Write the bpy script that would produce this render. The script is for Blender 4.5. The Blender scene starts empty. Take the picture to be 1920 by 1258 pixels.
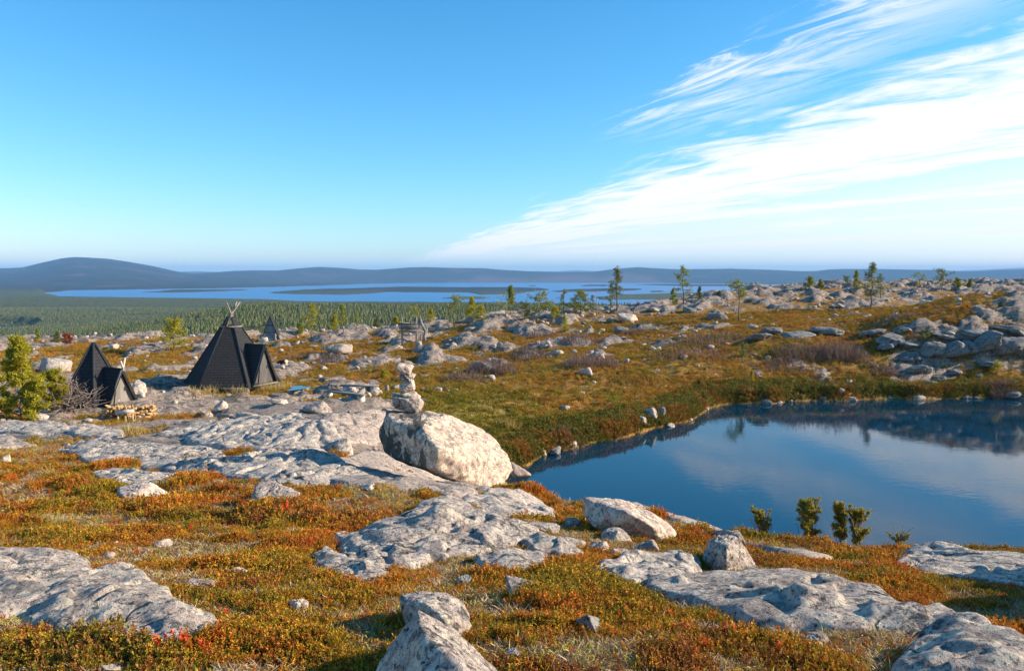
import bpy, bmesh, math, random
import numpy as np
from mathutils import Vector
from mathutils.geometry import interpolate_bezier

# ------------------------------------------------------------------ camera, sky, sun, exposure
SC = bpy.context.scene
COL = SC.collection
F = 1493.0            # focal length in pixels of the 1920 px wide photograph
CX, CY = 960.0, 629.0
PITCH = math.radians(4.4)
cam_d = bpy.data.cameras.new('camera')
cam = bpy.data.objects.new('camera', cam_d)
COL.objects.link(cam)
cam_d.sensor_width = 36.0
cam_d.lens = F / 1920 * 36.0
cam_d.clip_start = 0.05
cam_d.clip_end = 150000
cam.rotation_euler = (math.pi / 2 - PITCH, 0, 0)
SC.camera = cam

SUN_ELEV = math.radians(23)
SUN_AZ = math.radians(88)      # clockwise from +Y (the view direction): light comes from the right, a little from behind
world = bpy.data.worlds.new("World")
SC.world = world
world.use_nodes = True
wn = world.node_tree
wn.nodes.clear()


def N(tree, typ, **kw):
    n = tree.nodes.new(typ)
    for k, v in kw.items():
        if k.startswith('i_'):
            n.inputs[int(k[2:])].default_value = v
        else:
            setattr(n, k, v)
    return n


def math_n(tree, op, a, b=None, clamp=False):
    n = tree.nodes.new('ShaderNodeMath')
    n.operation = op
    n.use_clamp = clamp
    for i, s in enumerate((a, b)):
        if s is None:
            continue
        if isinstance(s, (int, float)):
            n.inputs[i].default_value = s
        else:
            tree.links.new(s, n.inputs[i])
    return n.outputs[0]


def ramp(tree, fac, stops, interp='LINEAR'):
    n = tree.nodes.new('ShaderNodeValToRGB')
    n.color_ramp.interpolation = interp
    el = n.color_ramp.elements
    while len(el) > 1:
        el.remove(el[-1])
    for i, (p, c) in enumerate(stops):
        e = el[0] if i == 0 else el.new(p)
        e.position = p
        if isinstance(c, (int, float)):
            c = (c, c, c)
        e.color = (*c[:3], 1)
    if fac is not None:
        tree.links.new(fac, n.inputs[0])
    return n.outputs[0]


def smooth(tree, v, a, b):
    n = tree.nodes.new('ShaderNodeMapRange')
    n.interpolation_type = 'SMOOTHSTEP'
    tree.links.new(v, n.inputs[0])
    n.inputs[1].default_value = a
    n.inputs[2].default_value = b
    return n.outputs[0]


def mixc(tree, fac, a, b, blend='MIX'):
    n = tree.nodes.new('ShaderNodeMix')
    n.data_type = 'RGBA'
    n.blend_type = blend
    for s, sock in ((fac, n.inputs[0]), (a, n.inputs[6]), (b, n.inputs[7])):
        if isinstance(s, (int, float)):
            sock.default_value = s
        elif isinstance(s, tuple):
            sock.default_value = (*s[:3], 1)
        else:
            tree.links.new(s, sock)
    return n.outputs[2]


def noise(tree, vec, scale, detail=4, rough=0.55, dist=0.0, dim='3D'):
    n = tree.nodes.new('ShaderNodeTexNoise')
    n.noise_dimensions = dim
    if vec is not None:
        tree.links.new(vec, n.inputs['Vector'])
    n.inputs['Scale'].default_value = scale
    n.inputs['Detail'].default_value = detail
    n.inputs['Roughness'].default_value = rough
    n.inputs['Distortion'].default_value = dist
    return n.outputs[0]


sky = wn.nodes.new('ShaderNodeTexSky')
sky.sky_type = 'NISHITA'
sky.sun_disc = False
sky.sun_elevation = SUN_ELEV
sky.sun_rotation = SUN_AZ
sky.altitude = 300
sky.air_density = 1.0
sky.dust_density = 0.3
sky.ozone_density = 2.2
hs = N(wn, 'ShaderNodeHueSaturation')
hs.inputs['Value'].default_value = 1.55
sepc = N(wn, 'ShaderNodeSeparateColor')
wn.links.new(sky.outputs[0], sepc.inputs[0])
cmb = N(wn, 'ShaderNodeCombineColor')
# camera white balance and saturation of the photograph applied to the sky light, channel by channel
K0 = 0.119 * 1.55
for i, (gain, pw) in enumerate(((0.82, 1.68), (0.96, 1.08), (1.13, 0.92))):
    wn.links.new(math_n(wn, 'MULTIPLY', math_n(wn, 'POWER', math_n(wn, 'MULTIPLY', sepc.outputs[i], K0), pw), gain / K0), cmb.inputs[i])
wn.links.new(cmb.outputs[0], hs.inputs['Color'])
# cirrus: streaks on a high plane, running away from the camera towards the horizon left of the middle
tc = N(wn, 'ShaderNodeTexCoord')
sx = N(wn, 'ShaderNodeSeparateXYZ')
wn.links.new(tc.outputs['Generated'], sx.inputs[0])
dz = math_n(wn, 'MAXIMUM', sx.outputs[2], 0.004)
px = math_n(wn, 'DIVIDE', sx.outputs[0], dz)
py = math_n(wn, 'DIVIDE', sx.outputs[1], dz)
ca = math_n(wn, 'ADD', math_n(wn, 'MULTIPLY', px, -0.171), math_n(wn, 'MULTIPLY', py, 0.985))
cc = math_n(wn, 'ADD', math_n(wn, 'MULTIPLY', px, 0.985), math_n(wn, 'MULTIPLY', py, 0.171))
la = math_n(wn, 'LOGARITHM', math_n(wn, 'MAXIMUM', ca, 0.3), math.e)
lc = math_n(wn, 'LOGARITHM', math_n(wn, 'MAXIMUM', cc, 0.05), math.e)
cv = N(wn, 'ShaderNodeCombineXYZ')
wn.links.new(math_n(wn, 'MULTIPLY', la, 1.0), cv.inputs[0])
wn.links.new(math_n(wn, 'ADD', math_n(wn, 'MULTIPLY', lc, 2.6), math_n(wn, 'MULTIPLY', la, 0.8)), cv.inputs[1])
nb = noise(wn, cv.outputs[0], 1.6, 7, 0.60, 0.5)
cv2 = N(wn, 'ShaderNodeCombineXYZ')
wn.links.new(math_n(wn, 'ADD', math_n(wn, 'MULTIPLY', la, 2.2), 5.0), cv2.inputs[0])
wn.links.new(math_n(wn, 'ADD', math_n(wn, 'MULTIPLY', lc, 5.0), math_n(wn, 'MULTIPLY', la, 2.2)), cv2.inputs[1])
nw = noise(wn, cv2.outputs[0], 2.2, 8, 0.66, 0.9)
# main bank: billowy upper edge, streaky body, thinning towards the horizon
cv3 = N(wn, 'ShaderNodeCombineXYZ')
wn.links.new(math_n(wn, 'MULTIPLY', la, 4.2), cv3.inputs[0])
wn.links.new(math_n(wn, 'ADD', math_n(wn, 'MULTIPLY', lc, 6.0), math_n(wn, 'MULTIPLY', la, 2.0)), cv3.inputs[1])
npf = noise(wn, cv3.outputs[0], 1.5, 9, 0.62, 0.6)
lcw = math_n(wn, 'ADD', lc, math_n(wn, 'MULTIPLY', math_n(wn, 'SUBTRACT', nw, 0.5), 0.75))
lcp = math_n(wn, 'ADD', lc, math_n(wn, 'MULTIPLY', math_n(wn, 'SUBTRACT', npf, 0.5), 1.15))
edge = smooth(wn, lcp, 0.82, 1.26)
low = math_n(wn, 'SUBTRACT', 1.0, smooth(wn, lc, 2.5, 4.3))
core = math_n(wn, 'MULTIPLY', smooth(wn, lc, 0.8, 1.1), math_n(wn, 'SUBTRACT', 1.0, smooth(wn, lc, 1.15, 1.9)))
dens = math_n(wn, 'ADD', math_n(wn, 'MULTIPLY', nb, 1.3), math_n(wn, 'MULTIPLY', nw, 0.8))
dens = math_n(wn, 'ADD', dens, math_n(wn, 'MULTIPLY', core, 0.28))
veil = math_n(wn, 'MULTIPLY', smooth(wn, lc, 1.05, 2.0), 0.62)
dens = math_n(wn, 'MAXIMUM', veil, smooth(wn, dens, 0.80, 1.24))
bank = math_n(wn, 'MULTIPLY', math_n(wn, 'MULTIPLY', edge, low), dens)
# upper feather
f1 = smooth(wn, lcw, 0.44, 0.62)
f2 = math_n(wn, 'SUBTRACT', 1.0, smooth(wn, lcw, 0.74, 0.92))
f3 = math_n(wn, 'SUBTRACT', 1.0, smooth(wn, la, 1.45, 1.85))
fea = math_n(wn, 'MULTIPLY', math_n(wn, 'MULTIPLY', f1, f2), f3)
fea = math_n(wn, 'MULTIPLY', fea, smooth(wn, nw, 0.30, 0.74))
up = smooth(wn, sx.outputs[2], 0.008, 0.03)
front = smooth(wn, sx.outputs[1], 0.0, 0.15)
mask = math_n(wn, 'MULTIPLY', math_n(wn, 'MAXIMUM', bank, math_n(wn, 'MULTIPLY', fea, 0.9)), math_n(wn, 'MULTIPLY', up, front), True)
mask = math_n(wn, 'MULTIPLY', mask, 0.96)
CLOUD = (9.3, 9.15, 9.1)
bgc = mixc(wn, mask, hs.outputs[0], CLOUD)
bg = N(wn, 'ShaderNodeBackground')
wn.links.new(bgc, bg.inputs[0])
bg.inputs[1].default_value = 0.074
wo = N(wn, 'ShaderNodeOutputWorld')
wn.links.new(bg.outputs[0], wo.inputs[0])

sun_d = bpy.data.lights.new('sun', 'SUN')
sun_d.energy = 5.0
sun_d.angle = math.radians(0.5)
sun_d.color = (1.0, 0.88, 0.70)
sun_o = bpy.data.objects.new('sun', sun_d)
COL.objects.link(sun_o)
sdir = Vector((math.sin(SUN_AZ) * math.cos(SUN_ELEV), math.cos(SUN_AZ) * math.cos(SUN_ELEV), math.sin(SUN_ELEV)))
sun_o.rotation_euler = sdir.to_track_quat('Z', 'Y').to_euler()
sun_o.location = (30, -20, 40)

SC.view_settings.view_transform = 'Standard'
SC.view_settings.look = 'None'
SC.view_settings.exposure = 0.78
SC.view_settings.gamma = 1
SC.render.engine = 'CYCLES'
SC.cycles.use_adaptive_sampling = True
SC.cycles.adaptive_threshold = 0.02
SC.cycles.use_denoising = True
SC.cycles.max_bounces = 5
SC.cycles.diffuse_bounces = 2
SC.cycles.glossy_bounces = 3
SC.cycles.transmission_bounces = 2
SC.cycles.volume_bounces = 0
SC.cycles.transparent_max_bounces = 4

RNG = np.random.default_rng(7)
random.seed(7)


# ------------------------------------------------------------------ numpy noise
def _hash(ix, iy, iz, seed):
    h = (ix.astype(np.int64) * 374761393 + iy.astype(np.int64) * 668265263 + iz.astype(np.int64) * 2147483647 + seed * 1274126177) & 0xffffffff
    h = ((h ^ (h >> 13)) * 1274126177) & 0xffffffff
    h = (h ^ (h >> 16)) & 0xffffffff
    return h


def gnoise(x, y, z=None, seed=0):
    x = np.asarray(x, dtype=float); y = np.asarray(y, dtype=float)
    z = np.zeros_like(x) if z is None else np.asarray(z, dtype=float) + np.zeros_like(x)
    ix, iy, iz = np.floor(x), np.floor(y), np.floor(z)
    fx, fy, fz = x - ix, y - iy, z - iz
    ux, uy, uz = (t * t * t * (t * (t * 6 - 15) + 10) for t in (fx, fy, fz))
    out = 0
    for cx in (0, 1):
        for cy in (0, 1):
            for cz in (0, 1):
                h = _hash(ix + cx, iy + cy, iz + cz, seed)
                gx = ((h & 255) / 127.5 - 1); gy = (((h >> 8) & 255) / 127.5 - 1); gz = (((h >> 16) & 255) / 127.5 - 1)
                d = gx * (fx - cx) + gy * (fy - cy) + gz * (fz - cz)
                w = (ux if cx else 1 - ux) * (uy if cy else 1 - uy) * (uz if cz else 1 - uz)
                out = out + d * w
    return out


def fbm(x, y, z=None, oct=4, seed=0, gain=0.5, lac=2.03):
    a, s, f = 1.0, 0.0, 1.0
    for i in range(oct):
        s = s + a * gnoise(np.asarray(x) * f, np.asarray(y) * f, None if z is None else np.asarray(z) * f, seed + i * 17)
        a *= gain; f *= lac
    return s


def sstep(x, a, b):
    t = np.clip((x - a) / (b - a), 0, 1)
    return t * t * (3 - 2 * t)


def ray(u, v):
    a = (np.asarray(u, float) - CX) / F
    b = (CY - np.asarray(v, float)) / F
    return a, math.cos(PITCH) + b * math.sin(PITCH), -math.sin(PITCH) + b * math.cos(PITCH)


def at(u, v, Y):
    dx, dy, dzz = ray(u, v)
    t = Y / dy
    return dx * t, Y, dzz * t


def proj(x, y, z):
    # image position of a world point
    f = y * math.cos(PITCH) - z * math.sin(PITCH)
    up = y * math.sin(PITCH) + z * math.cos(PITCH)
    return CX + F * x / f, CY - F * up / f


def poly_sd(x, y, P):
    """signed distance to polygon P, positive inside"""
    x = np.asarray(x, float); y = np.asarray(y, float)
    P = np.asarray(P, float)
    d2 = np.full(x.shape, 1e18)
    ins = np.zeros(x.shape, bool)
    n = len(P)
    for i in range(n):
        ax, ay = P[i]; bx, by = P[(i + 1) % n]
        ex, ey = bx - ax, by - ay
        t = np.clip(((x - ax) * ex + (y - ay) * ey) / (ex * ex + ey * ey + 1e-12), 0, 1)
        dx, dy = x - (ax + t * ex), y - (ay + t * ey)
        d2 = np.minimum(d2, dx * dx + dy * dy)
        c = ((ay > y) != (by > y)) & (x < (bx - ax) * (y - ay) / (by - ay + 1e-12) + ax)
        ins ^= c
    return np.where(ins, 1, -1) * np.sqrt(d2)


# ------------------------------------------------------------------ local fell terrain
POND_Z = -7.0
ANCH = []
for Y, row in ((3.2, 1258), (5.0, 1100), (7.6, 1000), (12.2, 900)):
    for u in (-900, -300, 0, 350, 700, 1000):
        ANCH.append((u, row, Y))
ANCH += [(1300, 1250, 3.3), (1900, 1250, 3.3), (2500, 1250, 3.3), (1300, 1110, 5.2), (1700, 1110, 5.6), (2300, 1120, 5.6), (1900, 1190, 4.6),
         (1300, 1050, 7.3), (1700, 1062, 8.5), (2000, 1075, 8.5), (2500, 1060, 9),
         (1150, 1000, 8.6), (1010, 958, 12.0), (1100, 952, 12.2), (1200, 954, 12.2), (1330, 1000, 12), (1430, 1035, 12.5), (1600, 1042, 12.5), (1800, 1042, 12), (2000, 1045, 12), (2500, 1045, 12),
         (0, 850, 17), (300, 850, 16.5), (600, 875, 14.5), (850, 938, 13.5), (905, 948, 13.4), (960, 956, 13.0), (-600, 850, 17),
         (650, 830, 19), (200, 815, 22), (450, 790, 26), (650, 780, 27), (0, 785, 27), (-600, 785, 27),
         (180, 772, 31), (430, 728, 42), (0, 740, 37), (650, 745, 37), (850, 740, 37), (-600, 735, 40), (950, 840, 28),
         (300, 680, 56), (533, 686, 54), (0, 680, 56), (-600, 680, 56), (700, 680, 52), (765, 652, 60), (870, 690, 50),
         (-600, 640, 76), (0, 636, 76), (200, 634, 76), (350, 632, 76), (520, 632, 74), (700, 617, 76), (850, 605, 78), (1000, 592, 80), (1157, 580, 84),
         (1000, 640, 60), (1000, 700, 46), (1100, 740, 40), (1200, 690, 47), (1200, 640, 58), (1270, 566, 88), (1385, 600, 66), (1430, 545, 98),
         (1550, 536, 105), (1700, 536, 108), (1900, 534, 112), (2200, 532, 115), (2600, 530, 118),
         (1500, 650, 51), (1500, 700, 47), (1400, 620, 58), (1600, 620, 56), (1630, 575, 72), (1800, 575, 70), (2100, 575, 70), (1600, 700, 47),
         (1700, 625, 51.3), (1800, 612, 51.3), (1920, 605, 51.3), (2300, 605, 51.3),
         (1720, 695, 48.4), (1800, 700, 48.2), (1920, 700, 48.2), (2300, 700, 48.2), (1750, 735, 45.4), (1900, 738, 45.2)]
_ap = np.array([[*at(u, v, Y)] for u, v, Y in ANCH])


def _feat(x, y):
    return np.stack([x / y * 3.0, np.log(y) * 2.2], -1)


_yy = _ap[:, 1]
# below the crest the fell rolls off: extra anchors in world space
_extra = []
for U in (-1.0, -0.64, -0.4, -0.1, 0.0, 0.15, 0.3, 0.5, 0.7, 1.0):
    yc = 80 + 36 * sstep(np.array(U), 0.0, 0.35)
    for k, drop in ((1.35, -11.5), (1.9, -24.0)):
        _extra.append((U * yc * k, yc * k, drop))
# the ground drops to the pond behind the near knoll
for u_, Y_, z_ in ((905, 18, -5.5), (905, 21, -6.2), (950, 16, -5.4), (950, 19, -6.3), (1000, 15, -5.2), (1000, 18, -6.3), (1060, 15, -5.3), (1100, 17, -6.3), (1200, 17, -6.3), (1330, 16.5, -6.3), (1450, 16.5, -6.4), (1600, 16.5, -6.4), (1800, 16.5, -6.4)):
    _extra.append(((u_ - CX) / F * Y_, Y_, z_))
# anchors very near
for U in (-1.2, -0.6, 0, 0.6, 1.2):
    _extra.append((U * 1.6, 1.6, -1.62))
_ap = np.vstack([_ap, np.array(_extra, float)])
_fp = _feat(_ap[:, 0], _ap[:, 1])


def _tps(r2):
    return np.where(r2 > 0, r2 * np.log(r2 + 1e-12) * 0.5, 0)


# solve for the height divided by distance-ish scale so near and far errors weigh alike
_val = _ap[:, 2] / np.sqrt(_ap[:, 1])
_n = len(_fp)
_K = _tps(((_fp[:, None] - _fp[None]) ** 2).sum(-1)) + np.eye(_n) * 0.004
_Pm = np.hstack([np.ones((_n, 1)), _fp])
_A = np.block([[_K, _Pm], [_Pm.T, np.zeros((3, 3))]])
_w = np.linalg.solve(_A, np.concatenate([_val, np.zeros(3)]))


def base_h(x, y):
    x = np.asarray(x, float); y = np.maximum(np.asarray(y, float), 1.0)
    shp = x.shape
    f = _feat(x.ravel(), y.ravel())
    out = np.empty(len(f))
    for s in range(0, len(f), 60000):
        g = f[s:s + 60000]
        r2 = ((g[:, None, 0] - _fp[None, :, 0]) ** 2 + (g[:, None, 1] - _fp[None, :, 1]) ** 2)
        out[s:s + 60000] = _tps(r2) @ _w[:_n] + _w[_n] + g @ _w[_n + 1:]
    return out.reshape(shp) * np.sqrt(y)


def _shore(u, v):
    dx, dy, dzz = ray(u, v)
    t = POND_Z / dzz
    return (dx * t, dy * t)


POND = [_shore(u, v) for u, v in ((952, 892), (962, 880), (985, 872), (1005, 860), (1050, 846), (1100, 834), (1150, 826), (1185, 815), (1215, 806), (1245, 800), (1275, 794),
                                   (1300, 786), (1325, 768), (1345, 761), (1380, 757), (1420, 756), (1455, 757), (1500, 752), (1540, 750), (1580, 753), (1620, 749),
                                   (1680, 747), (1740, 749), (1800, 747), (1850, 746), (1920, 748), (2100, 747), (2400, 748))]
POND += [(34, 19), (22, 17.5), (14, 17.0), (9, 17.0), (6.0, 17.2), (4.0, 17.8), (2.6, 19), (1.2, 20.5), (0.3, 22.5), (-0.3, 24.5)]

# rock cover bias: (u, Y, su, s lnY, amount)
COVER = [(100, 62, 500, .30, .04), (650, 58, 260, .30, .12), (1300, 88, 500, .20, .14), (1800, 95, 500, .30, .12), (900, 72, 300, .14, .12), (560, 60, 200, .06, -.2), (230, 56, 160, .08, -.25),
         (1050, 55, 160, .12, .10), (1250, 42, 330, .22, -.48), (1500, 54, 260, .12, -.48), (1000, 36, 200, .22, -.50), (400, 19, 420, .32, .34), (620, 27, 260, .18, .25),
         (250, 38, 300, .16, .12), (900, 44, 140, .12, -.25), (1700, 66, 220, .07, -.3), (1350, 68, 220, .05, -.35),
         (1000, 5, 2500, .8, -.6), (900, 12.5, 700, .22, -.7), (100, 9, 500, .3, -.3), (1850, 51, 160, .05, .3), (1700, 13, 300, .2, .1)]


def rock_field(x, y, lo=False):
    U = x / y * F + CX
    L = np.log(y)
    r = 0.36 + 0 * x
    for (u, Y, su, sl, a) in COVER:
        r = r + a * np.exp(-((U - u) / su) ** 2 - ((L - math.log(Y)) / sl) ** 2)
    n = fbm(x * 0.30, y * 0.22, oct=6, seed=3, gain=0.62) * 0.85
    n2 = fbm(x * 1.3, y * 0.9, oct=3, seed=9) * 0.20
    if lo:
        return r - 0.42 + fbm(x * 0.30, y * 0.22, oct=3, seed=3, gain=0.5) * 0.8
    return r - 0.42 + n + n2


def terrain(x, y, detail=True):
    x = np.asarray(x, float); y = np.asarray(y, float)
    z = base_h(x, y)
    amp = np.clip(y / 40.0, 0.12, 1.0)
    z = z + 0.30 * amp * fbm(x * 0.16, y * 0.16, oct=3, seed=21)
    r = rock_field(x, y)
    rl = rock_field(x + 0.5 * gnoise(x * .8, y * .8, seed=90), y, True)
    ledge = sstep(r, -0.01, 0.07) * 0.13 + sstep(rl, 0.08, 0.14) * 0.24 + sstep(rl, 0.22, 0.27) * 0.26 + sstep(rl, 0.38, 0.43) * 0.24
    z = z + ledge * amp * 0.85 * (0.35 + 0.65 * sstep(y, 16, 34))
    if detail:
        z = z + 0.05 * np.clip(y / 25, .35, 1) * fbm(x * 1.1, y * 1.1, oct=4, seed=31)
        # tussocky vegetation
        z = z + (1 - sstep(r, -0.02, 0.04)) * 0.24 * np.clip(y / 12, .5, 1.0) * np.clip(fbm(x * 1.3, y * 1.3, oct=3, seed=41) + .12, -0.1, .6) * .7
    sd = poly_sd(x + 0.35 * fbm(x * .5, y * .5, oct=3, seed=50), y + 0.5 * fbm(x * .5, y * .5, oct=3, seed=51), POND)
    yc = 80 + 36 * sstep(x / y, 0.0, 0.35)
    z = z - np.clip(y - yc * 1.25, 0, None) * 0.35
    out = np.clip(-sd, 0, None)
    bank = POND_Z + 0.10 + 0.42 * sstep(out, 0.0, 0.5) + out * 0.11
    w = sstep(out, 0.3, 4.0)
    z = np.where(sd < 0, np.where(out < 12, np.maximum(z * w + bank * (1 - w), POND_Z + 0.05), z), z)
    z = np.where(sd >= 0, POND_Z - 0.05 - 1.2 * sstep(sd, 0, 3.0), z)
    return z


def hit(u, v, h=0.0):
    dx, dy, dzz = ray(u, v)
    Y = np.exp(np.linspace(math.log(2.2), math.log(130), 900))
    t = Y / dy
    X, Z = dx * t, dzz * t
    g = terrain(X, Y) + h
    i = np.argmax(Z < g)
    if i == 0:
        i = int(np.argmin(Z - g))
        return float(X[i]), float(Y[i]), float(g[i])
    a0, a1 = Z[i - 1] - g[i - 1], Z[i] - g[i]
    k = a0 / (a0 - a1 + 1e-9)
    return float(X[i - 1] + (X[i] - X[i - 1]) * k), float(Y[i - 1] + (Y[i] - Y[i - 1]) * k), float(g[i - 1] + (g[i] - g[i - 1]) * k) 


def T1(x, y):
    return float(terrain(np.array([x]), np.array([y]))[0])


# ------------------------------------------------------------------ mesh + object helpers
def mesh_np(name, V, faces, mat=None, smooth_sh=True, attrs=None):
    """V (n,3); faces: (m,k) array or list of arrays of polygons with k sides"""
    me = bpy.data.meshes.new(name)
    V = np.asarray(V, dtype=np.float32)
    if not isinstance(faces, list) or (len(faces) and np.ndim(faces[0]) == 1):
        faces = [faces]
    faces = [np.asarray(f, dtype=np.int32) for f in faces if len(f)]
    me.vertices.add(len(V))
    me.vertices.foreach_set('co', V.ravel())
    idx = np.concatenate([f.ravel() for f in faces])
    cnt = np.concatenate([np.full(len(f), f.shape[1], dtype=np.int32) for f in faces])
    start = np.concatenate([[0], np.cumsum(cnt)[:-1]]).astype(np.int32)
    me.loops.add(len(idx)); me.loops.foreach_set('vertex_index', idx)
    me.polygons.add(len(cnt)); me.polygons.foreach_set('loop_start', start)
    me.polygons.foreach_set('loop_total', cnt)
    me.update(calc_edges=True)
    if smooth_sh:
        me.polygons.foreach_set('use_smooth', np.ones(len(cnt), dtype=bool))
    for k, a in (attrs or {}).items():
        a = np.asarray(a, dtype=np.float32)
        if a.ndim == 1:
            at_ = me.attributes.new(k, 'FLOAT', 'POINT'); at_.data.foreach_set('value', a)
        else:
            at_ = me.attributes.new(k, 'FLOAT_COLOR', 'POINT')
            at_.data.foreach_set('color', np.hstack([a, np.ones((len(a), 1), np.float32)]).ravel())
    if mat:
        me.materials.append(mat)
    return me


def obj(name, me, parent=None, loc=(0, 0, 0), rot=(0, 0, 0)):
    o = bpy.data.objects.new(name, me)
    COL.objects.link(o)
    o.location = loc; o.rotation_euler = rot
    if parent:
        o.parent = parent
    return o


def tag(o, label=None, cat=None, group=None, kind=None):
    for k, v in (('label', label), ('category', cat), ('group', group), ('kind', kind)):
        if v:
            o[k] = v
    return o


def grid_faces(nr, nc):
    i = np.arange(nr * nc).reshape(nr, nc)
    return np.stack([i[:-1, :-1].ravel(), i[:-1, 1:].ravel(), i[1:, 1:].ravel(), i[1:, :-1].ravel()], -1)


class MB:
    """collects primitives into one mesh"""
    def __init__(s):
        s.V = []; s.Q = []; s.T = []; s.n = 0

    def add(s, V, Q=None, T=None):
        V = np.asarray(V, float)
        s.V.append(V)
        if Q is not None and len(Q): s.Q.append(np.asarray(Q) + s.n)
        if T is not None and len(T): s.T.append(np.asarray(T) + s.n)
        s.n += len(V)

    def tube(s, pts, rads, n=7, cap=True):
        pts = np.asarray(pts, float); rads = np.asarray(rads, float) + np.zeros(len(pts))
        d = np.gradient(pts, axis=0)
        d /= np.linalg.norm(d, axis=1)[:, None] + 1e-9
        ref = np.array([0.03, 0.99, 0.1]) if abs(d[0][1]) < 0.9 else np.array([1., 0, 0])
        a = np.cross(d, ref); a /= np.linalg.norm(a, axis=1)[:, None] + 1e-9
        b = np.cross(d, a)
        th = np.arange(n) * 2 * math.pi / n
        V = pts[:, None] + rads[:, None, None] * (np.cos(th)[None, :, None] * a[:, None] + np.sin(th)[None, :, None] * b[:, None])
        V = V.reshape(-1, 3)
        k = len(pts)
        i = np.arange(k * n).reshape(k, n)
        j = np.roll(i, -1, axis=1)
        Q = np.stack([i[:-1].ravel(), j[:-1].ravel(), j[1:].ravel(), i[1:].ravel()], -1)
        T = None
        if cap:
            V = np.vstack([V, pts[0], pts[-1]])
            c0, c1 = len(V) - 2, len(V) - 1
            T = np.vstack([np.stack([np.full(n, c0), j[0], i[0]], -1), np.stack([np.full(n, c1), i[-1], j[-1]], -1)])
        s.add(V, Q, T)

    def box(s, c, size, axes=None):
        """axes: 3x3 rows = local x, y, z directions"""
        A = np.eye(3) if axes is None else np.asarray(axes, float)
        h = np.array(size, float) / 2
        P = np.array([[x, y, z] for x in (-1, 1) for y in (-1, 1) for z in (-1, 1)], float) * h
        V = np.asarray(c, float) + P @ A
        Q = [[0, 1, 3, 2], [4, 6, 7, 5], [0, 4, 5, 1], [2, 3, 7, 6], [0, 2, 6, 4], [1, 5, 7, 3]]
        s.add(V, Q)

    def beam(s, p0, p1, w, h):
        p0 = np.asarray(p0, float); p1 = np.asarray(p1, float)
        d = p1 - p0; L = np.linalg.norm(d); d /= L
        ref = np.array([0, 0, 1.]) if abs(d[2]) < 0.9 else np.array([0, 1., 0])
        a = np.cross(ref, d); a /= np.linalg.norm(a)
        b = np.cross(d, a)
        s.box((p0 + p1) / 2, (L, w, h), [d, a, b])

    def build(s, name, mat, parent=None, smooth_sh=False):
        V = np.vstack(s.V)
        fs = []
        if s.Q: fs.append(np.vstack(s.Q))
        if s.T: fs.append(np.vstack(s.T))
        return obj(name, mesh_np(name, V, fs, mat, smooth_sh), parent)


# ------------------------------------------------------------------ materials
def new_mat(name):
    m = bpy.data.materials.new(name)
    m.use_nodes = True
    t = m.node_tree
    b = t.nodes['Principled BSDF']
    b.inputs['Specular IOR Level'].default_value = 0.25
    return m, t, b


def set_bump(t, b, h, strength, dist):
    n = t.nodes.new('ShaderNodeBump')
    n.inputs['Strength'].default_value = strength
    n.inputs['Distance'].default_value = dist
    t.links.new(h, n.inputs['Height'])
    t.links.new(n.outputs[0], b.inputs['Normal'])
    return n


def world_pos(t):
    return t.nodes.new('ShaderNodeNewGeometry').outputs['Position']


def scaled(t, vec, s, off=(0, 0, 0)):
    n = t.nodes.new('ShaderNodeMapping')
    t.links.new(vec, n.inputs[0])
    n.inputs['Scale'].default_value = s
    n.inputs['Location'].default_value = off
    return n.outputs[0]


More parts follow.
